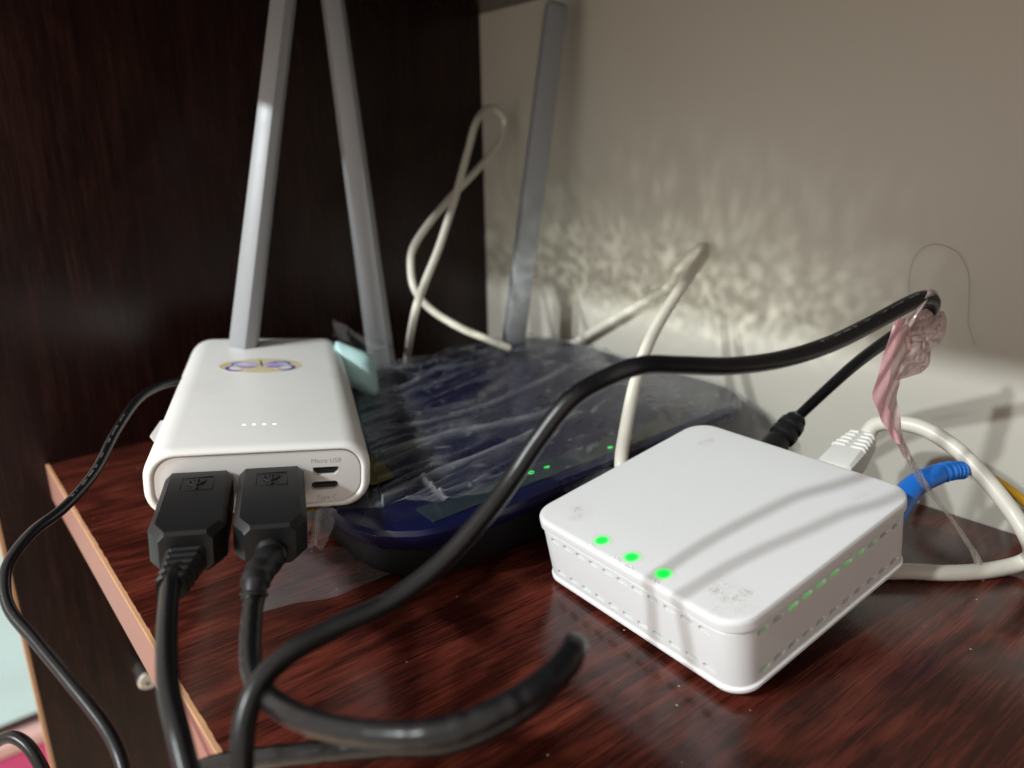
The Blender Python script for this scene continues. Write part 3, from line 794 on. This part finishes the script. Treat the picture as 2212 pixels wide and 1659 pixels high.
# ------------------------------------------------------------------ two USB cables plugged into the bank
def octo(w, t, c):
    c = min(c, t/2 - .1, w/2 - .1)
    return np.array([(w/2, t/2-c), (w/2-c, t/2), (-w/2+c, t/2), (-w/2, t/2-c), (-w/2, -t/2+c), (-w/2+c, -t/2), (w/2-c, -t/2), (w/2, -t/2+c)])
def w2b(P):
    R = np.array([BXv[:], BYv[:], BZv[:]])
    return (np.asarray(P, float) - np.array(BO)) @ R.T
def usb_plug(root, cx, cz, L, ridged):
    rg = [(0.1, 18.8, 11.4, 1.2), (-.5, 19.6, 12.4, 1.6), (-2.0, 20.6, 13.2, 1.9)]
    if ridged:
        y = -6.0
        while y > -29:
            rg += [(y, 20.7, 13.2, 1.9), (y-.3, 20.1, 13.2, 1.7), (y-1.0, 20.1, 13.2, 1.7), (y-1.3, 20.7, 13.2, 1.9)]; y -= 2.1
    rg += [(-L+6, 20.9, 13.4, 1.9), (-L+5.6, 20.7, 13.4, 2.0), (-L+.9, 15.2, 13.0, 2.0), (-L, 14.2, 11.0, 1.6)]
    rings = [np.array([(cx + x, y, cz + z) for x, z in octo(w, t, c)]) for y, w, t, c in rg]
    p = part('plug', loft(rings), M_plug, root, smooth=20)
    z0 = cz + 6.65
    # raised frame and trident symbol on the top face
    x0, x1, ya, yb = cx - 4.7, cx + 4.9, -15.5, -6.0
    fr = [tube([(x0, ya, z0), (x0, yb, z0)], .16, 1, 6, False), tube([(x0, yb, z0), (x1, yb, z0)], .2, 1, 6, False), tube([(x1, yb, z0), (x1, ya, z0)], .18, 1, 6, False), tube([(x1, ya, z0), (x0, ya, z0)], .1, 1, 6, False)]
    part('symbol_frame', join(*fr), M_plug, p, smooth=60)
    r = .34
    sy_ = [tube([(cx, -14.2, z0), (cx, -8.2, z0)], r, 1, 8, False),
           tube([(cx, -12.6, z0), (cx-1.0, -12.2, z0), (cx-2.2, -11.0, z0), (cx-2.2, -9.6, z0)], r, 1, 8, False),
           tube([(cx, -11.8, z0), (cx+1.0, -11.4, z0), (cx+2.1, -10.4, z0), (cx+2.1, -9.2, z0)], r, 1, 8, False)]
    for (qx, qy, qr) in ((cx, -14.4, .85), (cx-2.2, -9.4, .6)):
        t = np.linspace(0, 2*np.pi, 12, endpoint=False)
        sy_.append(loft([np.array([(qx+a*math.cos(b), qy+a*math.sin(b), z0+h) for b in t]) for a, h in ((qr, -.3), (qr, .2), (qr*.7, .4))]))
    sy_.append(box(cx+1.5, cx+2.7, -9.6, -8.4, z0-.3, z0+.32))
    sy_.append(loft([np.array([(cx-.8, -8.4, z0+h), (cx+.8, -8.4, z0+h), (cx, -7.0, z0+h)]) for h in (-.3, .3)]))
    part('usb_symbol', join(*sy_), M_plug, p, smooth=40)
    return p
def loc_tube(pts, r, **k):
    V, F = tube(pts, r, **k); return w2b(V), F

u1 = thing('usb_cable', 'black USB cable in the left port with a flat ribbed strain relief', 'usb cable', BO, BR, 'USB cables plugged into the white power bank')
usb_plug(u1, -18.9, -1.5, 43, True)
c1 = np.array(BO) + np.array(BXv)*-18.9 + np.array(BYv)*-43 + np.array(BZv)*-3.6
P1 = [c1, c1*.0 + np.array((40.5, 193.7, 46.2)), np.array((36.7, 184.2, 44.8)), np.array((32.2, 170.8, 42.2)), np.array((29.0, 159.0, 39.5)), np.array((27.5, 148.4, 36.5)), np.array((26.5, 139.1, 30.9))]
fr_ = []
base, tip = c1 + np.array(BYv)*1.5, np.array((39.5, 191.5, 45.3))
for k in range(6):
    s = k/5; q = base*(1-s) + tip*s; s2 = min(1, s+.13); q2 = base*(1-s2) + tip*s2
    w = 10.6 - 3.4*s; h = 7.6 - 1.6*s
    ax = (tip-base)/np.linalg.norm(tip-base); sdv = np.array(BXv); nn = np.cross(ax, sdv); nn /= np.linalg.norm(nn)
    rr_ = [np.array([qq + sdv*x*kk + nn*z*kk for x, z in octo(w, h, 1.2)]) for qq, kk in ((q, .82), (q+ (q2-q)*.15, 1), (q+(q2-q)*.8, 1), (q2, .82))]
    V, F = loft(rr_); fr_.append((w2b(V), F))
part('strain_relief', join(*fr_), M_plug, u1, smooth=25)
part('cord', loc_tube(P1, 2.45, sub=10, seg=16), M_black, u1, smooth=180)

u2 = thing('usb_cable', 'black USB cable in the right port with a round ringed strain relief and looping cord', 'usb cable', BO, BR, 'USB cables plugged into the white power bank')
usb_plug(u2, 3.7, -1.3, 43, False)
c2 = np.array(BO) + np.array(BXv)*3.7 + np.array(BYv)*-43 + np.array(BZv)*-3.3
tip2 = np.array((53.5, 172.2, 45.0))
path = catmull([c2 + np.array(BYv)*2, c2 + np.array(BYv)*-3, np.array((57.0, 177.4, 48.5)), tip2], 12)
T_, N_, B_ = frames(path); rg = []
for i in range(len(path)):
    s = i/(len(path)-1); r = 4.9 - 1.6*s
    if s > .25: r *= (1.0 if int((s-.25)*13) % 2 == 0 else .84)
    a = np.linspace(0, 2*np.pi, 20, endpoint=False)
    rg.append(path[i] + r*(np.cos(a)[:, None]*N_[i] + np.sin(a)[:, None]*B_[i]))
V, F = loft(rg)
part('strain_relief', (w2b(V), F), M_plug, u2, smooth=30)
P2 = [np.array((54.9, 174.2, 46.1)), np.array((51.0, 167.0, 43.5)), np.array((46.7, 157.3, 40.5)), np.array((44.4, 147.1, 40.4)), np.array((43.7, 130.7, 44.8)), np.array((46.9, 116.0, 48.1)), np.array((53.0, 102.1, 52.2)), np.array((60.6, 94.3, 54.5)), np.array((70.0, 90.4, 57.0)), np.array((78.9, 89.4, 59.0)), np.array((86.5, 91.6, 59.6)),
      np.array((90.3, 95.4, 56.7)), np.array((89.6, 96.8, 51.8)), np.array((80.9, 99.8, 44.8)), np.array((70.0, 108.2, 37.2)), np.array((61.9, 123.9, 29.8)), np.array((52.5, 139.4, 22.9)), np.array((42.8, 155.0, 15.7)), np.array((35.1, 166.7, 9.1)), np.array((28.9, 171.3, 1.4))]
part('cord', loc_tube(P2, 2.5, sub=10, seg=16, wob=.05), M_black, u2, smooth=180)

# ------------------------------------------------------------------ white network box
OO = (207.0, 144.4, 8.545)      # it is propped up a little by the stiff cords under its far end
OM = Matrix(((0.98253, 0.06057, -0.17598), (-0.05705, 0.99806, 0.025), (0.17715, -0.01453, 0.98408)))
ont = thing('network_terminal', 'small square white network box with three green lights standing on the shelf', 'network box', OO, OM)
def box_pt(x, y, z): return np.array(OO) + np.array((OM @ Vector((x, y, z)))[:])
OW, OD = 90.5, 92.5
def oring(i, z, r=9.5): 
    o = rrect(OW - 2*i, OD - 2*i, r - i, 10)
    return np.array([(x, y, z) for x, y in o])
part('base_plate', loft([oring(3.2, .6), oring(1.6, .9), oring(1.0, 1.8), oring(1.0, 2.7), oring(1.5, 3.2)]), M_white, ont, smooth=30)
side = part('body', loft([oring(2.2, 2.9), oring(1.7, 3.3), oring(1.55, 4.2), oring(1.0, 22.4), oring(1.3, 22.9), oring(2.4, 23.1), oring(2.4, 23.5)]), M_white, ont, smooth=30)
m, nt, p, out = new_mat('dusty_white_lid')
tc = N(nt, 'ShaderNodeTexCoord').outputs['Object']
f = None
for px, rad, st in (((-32.3, 33.8, 27.7), 2.3, 1.0), ((-33.8, 30.0, 27.7), 1.7, .7), ((-36.5, 30.1, 27.7), 3.0, .35), ((-33.1, 31.9, 27.7), 6.5, .22), ((29.9, 31.9, 27.7), 1.7, .6), ((34.1, 30.7, 27.7), 2.2, .55), ((31.8, 30.6, 27.7), 4.5, .2), ((-35.6, -31.2, 27.7), 2.3, .9), ((-36.5, -34.8, 27.7), 1.8, .85), ((-34.7, -37.4, 27.7), 2.0, .85), ((-30.8, -37.9, 27.7), 2.6, .8), ((-37.1, -38.1, 27.7), 9.5, .3), ((-32.2, -30.7, 27.7), 6.0, .25), ((29.5, -34.1, 27.7), 1.7, .4), ((33.7, -35.3, 27.7), 1.7, .4), ((31.7, -34.6, 27.7), 4.5, .15)):
    vd = N(nt, 'ShaderNodeVectorMath', operation='DISTANCE'); nt.links.new(tc, vd.inputs[0]); vd.inputs[1].default_value = (px[0]*S, px[1]*S, .0277)
    g = mathn(nt, 'SUBTRACT', 1.0, mathn(nt, 'DIVIDE', vd.outputs['Value'], rad*S)); g = mathn(nt, 'MULTIPLY', mathn(nt, 'MAXIMUM', g, 0.0), st)
    f = g if f is None else mathn(nt, 'ADD', f, g)
sp = noise_node(nt, tc, (1, 1, 1), 4, .75, 480, 1.2); spb = noise_node(nt, tc, (1, 1, 1), 2, .6, 3200); sp2 = mathn(nt, 'MULTIPLY', mathn(nt, 'SUBTRACT', mathn(nt, 'MULTIPLY', sp, spb), .215), 13.0)
dirt = mathn(nt, 'MULTIPLY', f, mathn(nt, 'MAXIMUM', sp2, 0.0)); dirt = mathn(nt, 'MINIMUM', dirt, .8)
speck = mathn(nt, 'MULTIPLY', mathn(nt, 'GREATER_THAN', noise_node(nt, tc, (1, 1, 1), 1, .5, 620), .80), .5)
dirt = mathn(nt, 'MAXIMUM', dirt, speck)
c0 = mixc(nt, noise_node(nt, tc, (1, 1, 1), 3, .6, 60), (.78, .78, .79), (.80, .80, .81))
nt.links.new(mixc(nt, mathn(nt, 'MULTIPLY', dirt, .75), c0, (.36, .28, .20)), p.inputs['Base Color']); p.inputs['Roughness'].default_value = .30
b = N(nt, 'ShaderNodeBump'); b.inputs['Strength'].default_value = .05; b.inputs['Distance'].default_value = .0003
nt.links.new(noise_node(nt, tc, (1, 1, 1), 3, .6, 2500), b.inputs['Height']); nt.links.new(b.outputs[0], p.inputs['Normal'])
lid = part('lid', loft([oring(2.0, 23.4), oring(.6, 23.45), oring(.2, 23.7), oring(.1, 25.9), oring(.18, 26.8), oring(.5, 27.35), oring(1.0, 27.62), oring(1.9, 27.7), oring(20, 27.7)]), m, ont, smooth=30)
# vents: pockets cut into the walls, each with its own inner piece
gL = [[0, .03, .08, .10, .10, .10, .10, .10, .06, 0, 0], [0, 0, .50, .10, .10, .24, .10, .18, .22, .09, 0]]
gR = [[.22, 0, .85, .8, .7, .7, .6, .5, .18, 0, 0], [.16, 0, .0, .05, .03, 0, 0, 0, 0, 0, 0]]
cutters = []; slots = []
for row, z in ((0, 20.3), (1, 6.6)):
    for k in range(11):
        y = 33.5 - k*6.75; x = -OW/2 + 1.0 + (z < 10)*.5
        cutters.append(loft([np.array([(xx, y + a, z + b_) for a, b_ in rrect(4.9, 1.9, .9, 4)]) for xx in (x - 3, x + 2.4)])); slots.append(('L', x + 2.0, y, z, gL[row][k]))
        x = -33.0 + k*6.65; y = -OD/2 + 1.0 + (z < 10)*.5
        cutters.append(loft([np.array([(x + a, yy, z + b_) for a, b_ in rrect(4.9, 1.9, .9, 4)]) for yy in (y - 3, y + 2.4)])); slots.append(('R', x, y + 2.0, z, gR[row][k]))
cut(side, join(*cutters))
glows = {}
def slot_mat(g):
    if g not in glows:
        mm, nt2, p2, o2 = new_mat('slot_glow')
        p2.inputs['Base Color'].default_value = ((.04, .30, .05, 1) if g > .1 else (.40, .50, .41, 1)); p2.inputs['Emission Color'].default_value = (.04, 1, .06, 1); p2.inputs['Emission Strength'].default_value = g*.75
        glows[g] = mm
    return glows[g]
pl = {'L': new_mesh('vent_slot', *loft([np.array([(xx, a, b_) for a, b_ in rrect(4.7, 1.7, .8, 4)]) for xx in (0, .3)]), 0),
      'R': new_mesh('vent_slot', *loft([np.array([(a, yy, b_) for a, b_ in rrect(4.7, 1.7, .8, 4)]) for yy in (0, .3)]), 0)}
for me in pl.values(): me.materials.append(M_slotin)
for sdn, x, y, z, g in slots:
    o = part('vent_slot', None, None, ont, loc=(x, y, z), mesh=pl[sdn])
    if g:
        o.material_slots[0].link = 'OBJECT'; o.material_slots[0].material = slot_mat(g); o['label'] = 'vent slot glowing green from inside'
# three status lights with their small embossed words
m, nt, p, out = new_mat('green_light_lens')
tc = N(nt, 'ShaderNodeTexCoord').outputs['Object']
ln = N(nt, 'ShaderNodeVectorMath', operation='LENGTH'); nt.links.new(tc, ln.inputs[0])
f = mathn(nt, 'SUBTRACT', 1.0, mathn(nt, 'SMOOTH_MIN', 1.0, mathn(nt, 'MAXIMUM', 0.0, mathn(nt, 'DIVIDE', mathn(nt, 'SUBTRACT', ln.outputs['Value'], .0016), .0018)), .1))
p.inputs['Base Color'].default_value = (.78, .78, .79, 1)
nt.links.new(mixc(nt, f, (.78, .79, .78), (.02, .30, .06)), p.inputs['Base Color'])
p.inputs['Emission Color'].default_value = (.0, 1.0, .06, 1)
nt.links.new(mathn(nt, 'MULTIPLY', f, .95), p.inputs['Emission Strength']); p.inputs['Roughness'].default_value = .35
t = np.linspace(0, 2*np.pi, 32, endpoint=False)
led = new_mesh('status_light', *loft([np.array([(r*1.0*math.cos(a), r*1.12*math.sin(a), h) for a in t]) for r, h in ((3.6, -.3), (3.6, .02), (2.4, .10), (1.2, .15), (.3, .16))]), 60)
led.materials.append(m)
LED = ((-39.8, 12.7, 27.7), (-39.9, -1.4, 27.7), (-39.6, -14.7, 27.7))
for q in LED: part('status_light', None, None, ont, loc=(q[0], q[1], 27.7), mesh=led)
def emboss(s, x, y, size):
    V, F = text_mesh(s, size, .12)
    part('embossed_text', (np.array([(x + b_, y - a, 27.7 + max(z, -.05) ) for a, b_, z in V]), F), M_white, ont, smooth=0)
emboss('PWR', LED[0][0] - 3.9, LED[0][1] - .2, 2.2)
emboss('PON', LED[1][0] - 3.6, LED[1][1] + 3.2, 2.1)
emboss('LOS', LED[1][0] - 3.9, LED[1][1] - 3.2, 2.1)
emboss('LAN', LED[2][0] - 3.9, LED[2][1] - .2, 2.2)

# ------------------------------------------------------------------ black power cord of the box
dc = thing('power_cable', 'thick black power cord with a round plug arching over the white network box', 'power cord', (290, 190, 20))
pa, pb = box_pt(45.5, 20, 12), np.array((283.0, 164.0, 42.7))
ax = (pb-pa)/np.linalg.norm(pb-pa); Ld = np.linalg.norm(pb-pa)
prof = [(-.02, 4.8), (0, 5.4), (.50, 5.4), (.54, 5.0), (.57, 4.3), (.62, 4.3), (.64, 5.6), (.72, 5.7), (.74, 4.3), (.78, 4.3), (.80, 5.5), (.88, 5.3), (.90, 3.9), (.94, 3.9), (.96, 4.4), (1.0, 3.6), (1.04, 2.6)]
n0 = np.cross(ax, (0, 0, 1)); n0 /= np.linalg.norm(n0); n1_ = np.cross(ax, n0); a = np.linspace(0, 2*np.pi, 20, endpoint=False)
part('plug', loft([pa + ax*Ld*s_ + r*(np.cos(a)[:, None]*n0 + np.sin(a)[:, None]*n1_) for s_, r in prof]), M_plug, dc, smooth=35)
KN = (256.3, 107.1, 101.8)
D1 = [pb - ax*3, pb + ax*2, np.array((281.5, 150.8, 59.2)), np.array((275.9, 137.9, 72.9)), np.array((267.3, 123.0, 86.1)), np.array((263.1, 113.3, 93.7)), np.array((259.0, 107.8, 98.9)), np.array((255.7, 105.4, 103.2)), np.array((249.7, 105.6, 105.2)),
      np.array((241.1, 106.6, 104.1)), np.array((223.3, 108.7, 100.1)), np.array((203.2, 110.2, 97.0)), np.array((183.3, 112.2, 95.9)), np.array((163.9, 114.7, 97.0)), np.array((147.5, 118.1, 99.5)), (137.0, 121.2, 100.8), (129.2, 125.6, 98.2), (120, 128.6, 93.8), (112.2, 132.0, 84), (106.3, 133.5, 76.4), (99.2, 134, 69.8),
      np.array((86.7, 135.5, 60.1)), np.array((74.1, 137.9, 53.8)), np.array((61.2, 140.4, 51.1)), np.array((50.6, 141.3, 48.9)), np.array((43.3, 140.6, 45.7)), np.array((38.7, 138.4, 40.8)), np.array((36.0, 135.6, 34.6)), np.array((34.2, 133.6, 25.6))]
part('cord', tube(D1, [2.2, 2.25, 2.5, 2.4, 2.35, 2.4, 2.5], sub=10, seg=16), M_black, dc, smooth=180)

# ------------------------------------------------------------------ other black cords on the left
lc = thing('black_cable', 'thin black cord bowing out left past the shelf corner and dark panel', 'cord', (40, 330, 0))
LC = [np.array((90.0, 344.0, 58.0)), np.array((79.1, 337.3, 59.6)), np.array((66.1, 323.5, 59.4)), np.array((53.1, 305.3, 54.1)), np.array((40.7, 285.8, 47.0)), np.array((28.4, 272.5, 42.4)), np.array((17.7, 264.2, 40.1)), np.array((10.3, 257.8, 35.8)), np.array((7.4, 251.8, 31.5)), np.array((7.2, 243.4, 26.6)), np.array((11.0, 229.3, 21.9)), np.array((15.6, 211.6, 16.4)), np.array((19.5, 195.9, 11.2)), np.array((20.6, 185.5, 7.3)), np.array((19.9, 178.6, 1.6))]
part('cord', tube(LC, 1.75, sub=10, seg=14), M_black, lc, smooth=180)
l2 = thing('black_cable', 'short bend of black cord at the bottom left corner below the cyan sheet', 'cord', (0, 300, -100))
part('cord', tube([np.array((-11.0, 260.4, -30.3)), np.array((-5.2, 256.1, -22.4)), np.array((-0.2, 251.0, -18.2)), np.array((3.3, 245.3, -18.8)), np.array((5.4, 239.4, -23.0)), np.array((7.0, 232.4, -31.2))], 1.9, sub=10, seg=14), M_black, l2, smooth=180)

# ------------------------------------------------------------------ white network cord on the right
nc = thing('patch_cable', 'white network cord with a ribbed connector looping out right of the network box', 'network cord', (300, 150, 15))
qa = box_pt(45.0, -10.1, 15); qb = np.array((287.0, 136.6, 40.1)); ax = (qb-qa)/np.linalg.norm(qb-qa); Lq = np.linalg.norm(qb-qa)
sdv = np.array((-0.06, -1.0, -.02)); sdv -= ax*sdv.dot(ax); sdv /= np.linalg.norm(sdv); nn = np.cross(sdv, ax); nn *= np.sign(nn[2])
def qring(s_, w, h, c=1.0): return np.array([qa + ax*Lq*s_ + sdv*x + nn*z for x, z in octo(w, h, c)])
part('connector', loft([qring(0, 11.4, 8, .3), qring(.22, 11.4, 8, .3), qring(.24, 10.0, 6.6, .3), qring(.34, 10.0, 6.6, .3)]), M_clear, nc, smooth=20)
bt = part('boot', loft([qring(.30, 12.6, 9.6, .8), qring(.32, 13.2, 10.2, 1.0), qring(.62, 13.0, 10.2, 1.4), qring(.95, 10.0, 8.6, 2.0), qring(1.0, 8.6, 7.4, 2.0)]), M_rj, nc, smooth=25)
for k in range(5):
    s_ = .62 + k*.075; w = 12.6 - k*.75
    for sg in (-1, 1):
        c0 = qa + ax*Lq*s_ + nn*(5.1 - k*.16)
        part('rib', tube([c0 + sdv*sg*1.1, c0 + sdv*sg*(w/2 - 1.2), c0 + sdv*sg*(w/2 - .25) - nn*.9, c0 + sdv*sg*(w/2) - nn*3.0], .55, 4, 8), M_rj, bt, smooth=60)
W1 = [qb - ax*4, qb, np.array((289.3, 134.3, 46.0)), np.array((289.7, 125.8, 49.0)), np.array((290.5, 115.8, 48.8)), np.array((290.0, 103.8, 44.3)), np.array((287.7, 92.3, 37.2)), np.array((286.2, 82.3, 28.7)), np.array((284.6, 75.4, 21.3)), np.array((299.1, 77.5, 9.0)), np.array((298.1, 81.3, 4.0)), np.array((285.3, 88.0, 3.2)), np.array((274.0, 96.0, 3.2)), np.array((265.3, 105.1, 3.2)), (250, 118, 3.2), (238, 136, 3.2), (226, 158, 3.2)]
part('cord', tube(W1, [3.2, 3.0, 2.9, 2.9, 2.9], sub=10, seg=16), M_cream, nc, smooth=180)

# ------------------------------------------------------------------ fibre patch cord
fc = thing('fibre_cable', 'yellow fibre cord with a bright blue boot at the right of the network box', 'fibre cord', (285, 118, 15))
fb = [box_pt(44.5, -37, 13.5), np.array((262.0, 106.5, 36.2)), np.array((271.0, 104.2, 38.9)), np.array((279.0, 101.5, 39.7)), np.array((285.0, 99.6, 39.0))]
pth = catmull(fb, 12); T_, N_, B_ = frames(pth); rg = []; rib = []
for i in range(len(pth)):
    s_ = i/(len(pth)-1); r = 4.3 - 1.0*s_
    if s_ > .58: r *= 1.0 if int((s_-.58)*26) % 2 == 0 else .86
    elif abs(s_ - .40) < .02: r *= 1.06
    a = np.linspace(0, 2*np.pi, 16, endpoint=False)
    rg.append(pth[i] + r*(np.cos(a)[:, None]*N_[i] + np.sin(a)[:, None]*B_[i]))
part('connector_boot', loft(rg), M_blue, fc, smooth=30)
part('cord', tube([fb[-1] - (fb[-1]-fb[-2])*.2, fb[-1], np.array((293.0, 96.5, 37.0)), np.array((300.0, 90.7, 32.0)), np.array((304.0, 83.7, 26.2)), np.array((306.0, 76.5, 20.0)), np.array((306.0, 70.0, 13.4))], 1.7, sub=8, seg=12), M_yellow, fc, smooth=180)

# ------------------------------------------------------------------ cream cords behind
wc = thing('cream_cable', 'cream network cord rising from behind the network box to a bend at the wall', 'network cord', (240, 225, 0))
part('cord', tube([(214, 193.6, 9), np.array((209.3, 194.5, 30.0)), np.array((223.4, 205.8, 40.1)), np.array((241.8, 217.8, 53.9)), np.array((260.6, 227.6, 66.7)), np.array((281.0, 234.7, 78.9)), np.array((303.1, 239.5, 92.5)), np.array((319.4, 244.2, 100.4)), (328.4, 251, 103), (329.4, 257, 100), (329.6, 268, 90), np.array((329.6, 275.9, 79.5)), np.array((329.6, 299.3, 64.9)), np.array((329.4, 329.0, 47.0)), np.array((328.0, 348.2, 35.1)), (318, 366, 26), (303, 374, 10)], 2.75, sub=10, seg=14), M_cream, wc, smooth=180)
bc = thing('cream_cable', 'slim cream cord making a tall loop in front of the dark panel', 'cord', (230, 390, 0))
part('cord', tube([np.array((234.8, 395.0, 10.3)), np.array((232.9, 394.0, 21.3)), np.array((230.0, 390.0, 34.3)), np.array((201.9, 332.8, 73.5)), np.array((214.6, 341.4, 87.7)), np.array((231.0, 350.8, 104.8)), np.array((256.0, 369.8, 129.9)), np.array((275.4, 384.3, 152.6)), np.array((289.4, 393.3, 170.7)), np.array((306.6, 404.1, 179.0)), np.array((319.5, 409.0, 177.0)), np.array((323.5, 409.5, 169.0)), np.array((312.8, 404.0, 156.7)), np.array((288.7, 393.7, 142.3)), np.array((263.0, 384.8, 127.9)), np.array((238.2, 372.6, 114.2)), np.array((222.9, 364.7, 103.2)), np.array((217.7, 360.0, 94.0)), np.array((215.0, 352.5, 82.6)), np.array((220.6, 346.7, 71.9)), np.array((232.7, 338.5, 61.7)), np.array((246.7, 332.4, 53.8)), np.array((259.3, 327.9, 47.2))], 2.15, sub=10, seg=12), M_cream, bc, smooth=180)

def worn_print(root, pts, r, s0, s1, name='worn_print'):
    P = catmull(pts, 40); d = np.r_[0, np.cumsum(np.linalg.norm(np.diff(P, axis=0), axis=1))]
    eye = np.array((-40.0, 60.0, 320.0)); out = []; a = s0*d[-1]; g = np.random.default_rng(8)
    while a < s1*d[-1]:
        q, q2 = [np.array([np.interp(a + e, d, P[:, k]) for k in range(3)]) for e in (0, .4)]
        T = (q2 - q)/np.linalg.norm(q2 - q); v = eye - q; v -= T*v.dot(T); v /= np.linalg.norm(v); B = np.cross(T, v)
        c0 = q + v*(r + .02); w = g.uniform(.2, .75); h = g.uniform(.25, .6)
        if g.random() < .75:
            for o_, (ww, hh) in ((0, (w, .16)), (h, (w*g.uniform(.4, 1), .16)), (h/2, (.16, h))):
                k = c0 + B*(o_ - h/2)
                out.append((np.array([k + T*x + B*y - v*(.0 if z else .1) for z in (0, 1) for y in (-hh/2, hh/2) for x in (0, ww)]), box(0, 1, 0, 1, 0, 1)[1]))
        a += w + g.uniform(.25, .7) + (2.5 if g.random() < .12 else 0)
    part(name, join(*out), M_cord_print, root, smooth=0)
worn_print(dc, D1, 2.45, .30, .44)
worn_print(lc, LC, 1.75, .22, .46)
# ------------------------------------------------------------------ torn pink plastic tie on the power cord
tie = thing('plastic_tie', 'torn pink and clear plastic tie knotted round the black power cord', 'plastic tie', KN)
vw = np.array((.78, -.62, 0.0))
part('pink_strip', ribbon([np.array((241.7, 108.4, 99.4)), np.array((240.1, 108.8, 93.4)), np.array((238.4, 109.4, 84.5)), np.array((237.0, 109.8, 75.5)), np.array((238.7, 108.7, 69.2)), np.array((241.3, 107.2, 63.5)), np.array((245.6, 105.5, 57.6))], [3.2, 3.6, 3.6, 4.4, 4.2, 3.2, 2.2], [vw, vw + (0, 0, .15), vw, vw + (.2, .3, -.2), vw], .25, 8, .7), M_pink, tie, smooth=60)
part('pale_strip', ribbon([np.array((246.6, 108.2, 98.4)), np.array((245.1, 108.0, 91.2)), np.array((243.5, 108.5, 82.2)), np.array((242.8, 108.8, 74.5)), np.array((243.9, 107.6, 66.7)), np.array((247.0, 106.0, 58.4)), np.array((250.9, 104.2, 51.3))], [4.6, 5.0, 4.2, 4.6, 4.0, 3.0, 2.6], [vw, vw + (.1, .2, .2), vw], .2, 8, .8), M_pale, tie, smooth=60)
part('tail', ribbon([np.array((246.0, 105.3, 58.0)), np.array((253.7, 103.6, 48.3)), np.array((261.5, 101.9, 39.3)), np.array((269.2, 99.3, 30.9)), np.array((276.0, 96.0, 22.4)), np.array((281.8, 91.8, 12.9)), np.array((284.2, 88.5, 5.7)), np.array((284.9, 87.0, -0.3))], [2.8, 2.6, 3.4, 2.0, 1.6, 2.6, 3.2, .6], [vw, vw + (.3, .3, .2), vw, vw + (0, .3, 0), vw], .2, 8, .5), M_tail, tie, smooth=60)
# crumpled bag-like end
out_ = [(1958, 684), (1985, 672), (2008, 664), (2022, 672), (2040, 672), (2046, 690), (2042, 722), (2030, 742), (2012, 752), (2008, 790), (1990, 806), (1958, 816), (1936, 822), (1938, 786), (1946, 740)]
cen = np.array([1985., 735.]); nC2 = Noise2(77)
OUT3 = [(247.3, 109.2, 99.1), (251.8, 107.5, 100.5), (255.7, 106.1, 101.4), (259.2, 105.4, 99.8), (262.3, 104.1, 99.5), (263.5, 103.4, 96.7), (262.2, 102.7, 92.1), (260.2, 103.2, 89.3), (256.7, 104.2, 88.1), (255.2, 103.4, 82.7), (251.6, 104.1, 80.7), (246.6, 106.4, 79.6), (242.9, 107.8, 79.1), (244.1, 108.7, 84.2), (245.4, 109.0, 91.0)]
O3 = np.array(OUT3); cen3 = O3.mean(0); vd = cen3/np.linalg.norm(cen3 - np.array((0, 0, 150)))
vd = (cen3 - np.array((0, 0, 150))); vd /= np.linalg.norm(vd)
# resample the outline and fill it with a crumpled double layer
cl = np.vstack([O3, O3[:1]]); d = np.r_[0, np.cumsum(np.linalg.norm(np.diff(cl, axis=0), axis=1))]
K = 72; sO = np.linspace(0, d[-1], K, endpoint=False); OR = np.stack([np.interp(sO, d, cl[:, k]) for k in range(3)], 1)
def wad(sign, seed, amp):
    nz_ = Noise2(seed); rings = []
    for r in np.linspace(1, .06, 16):
        q = cen3 + (OR - cen3)*r
        h = sign*(1 - r**2)*6.0 + amp*(nz_(q[:, 1]*.55 + q[:, 0]*.3, q[:, 2]*.45) - .5)*min(1, (1-r)*6) + .8*amp*(1-np.abs(2*nz_(q[:, 2]*.9 + 40, (q[:, 0]-q[:, 1])*.35)-1))**3*min(1, (1-r)*6)
        rings.append(q + vd*h[:, None])
    return loft(rings, False, True)
part('crumpled_film', join(wad(-1, 51, 2.6), wad(1, 52, 2.6)), M_pale, tie, smooth=50)
part('knot', ribbon([np.array((240.2, 105.1, 98.1)), np.array((242.6, 103.7, 102.9)), np.array((250.8, 104.1, 107.0)), np.array((260.3, 105.3, 102.2)), np.array((264.2, 108.0, 96.2)), np.array((258.0, 109.5, 94.1))], [3, 2.4, 3.0, 3.2, 3, 2.4], (.4, .3, .5), .2, 8, .5), M_pale, tie, smooth=60)

# ------------------------------------------------------------------ hair on the wall
hr = thing('hair', 'single thin dark hair curling on the cream wall above the pink tie', 'hair', (331, 150, 100))
part('strand', tube([np.array((331.6, 144.9, 85.1)), np.array((331.6, 147.3, 96.3)), np.array((331.6, 146.7, 105.0)), np.array((331.6, 143.1, 111.1)), np.array((331.6, 137.0, 112.8)), np.array((331.6, 129.5, 109.7)), np.array((331.6, 124.7, 102.5)), np.array((331.6, 123.1, 93.4)), np.array((331.6, 121.8, 82.3)), np.array((331.6, 118.3, 74.3))], .07, sub=8, seg=6), M_hair, hr, smooth=180)
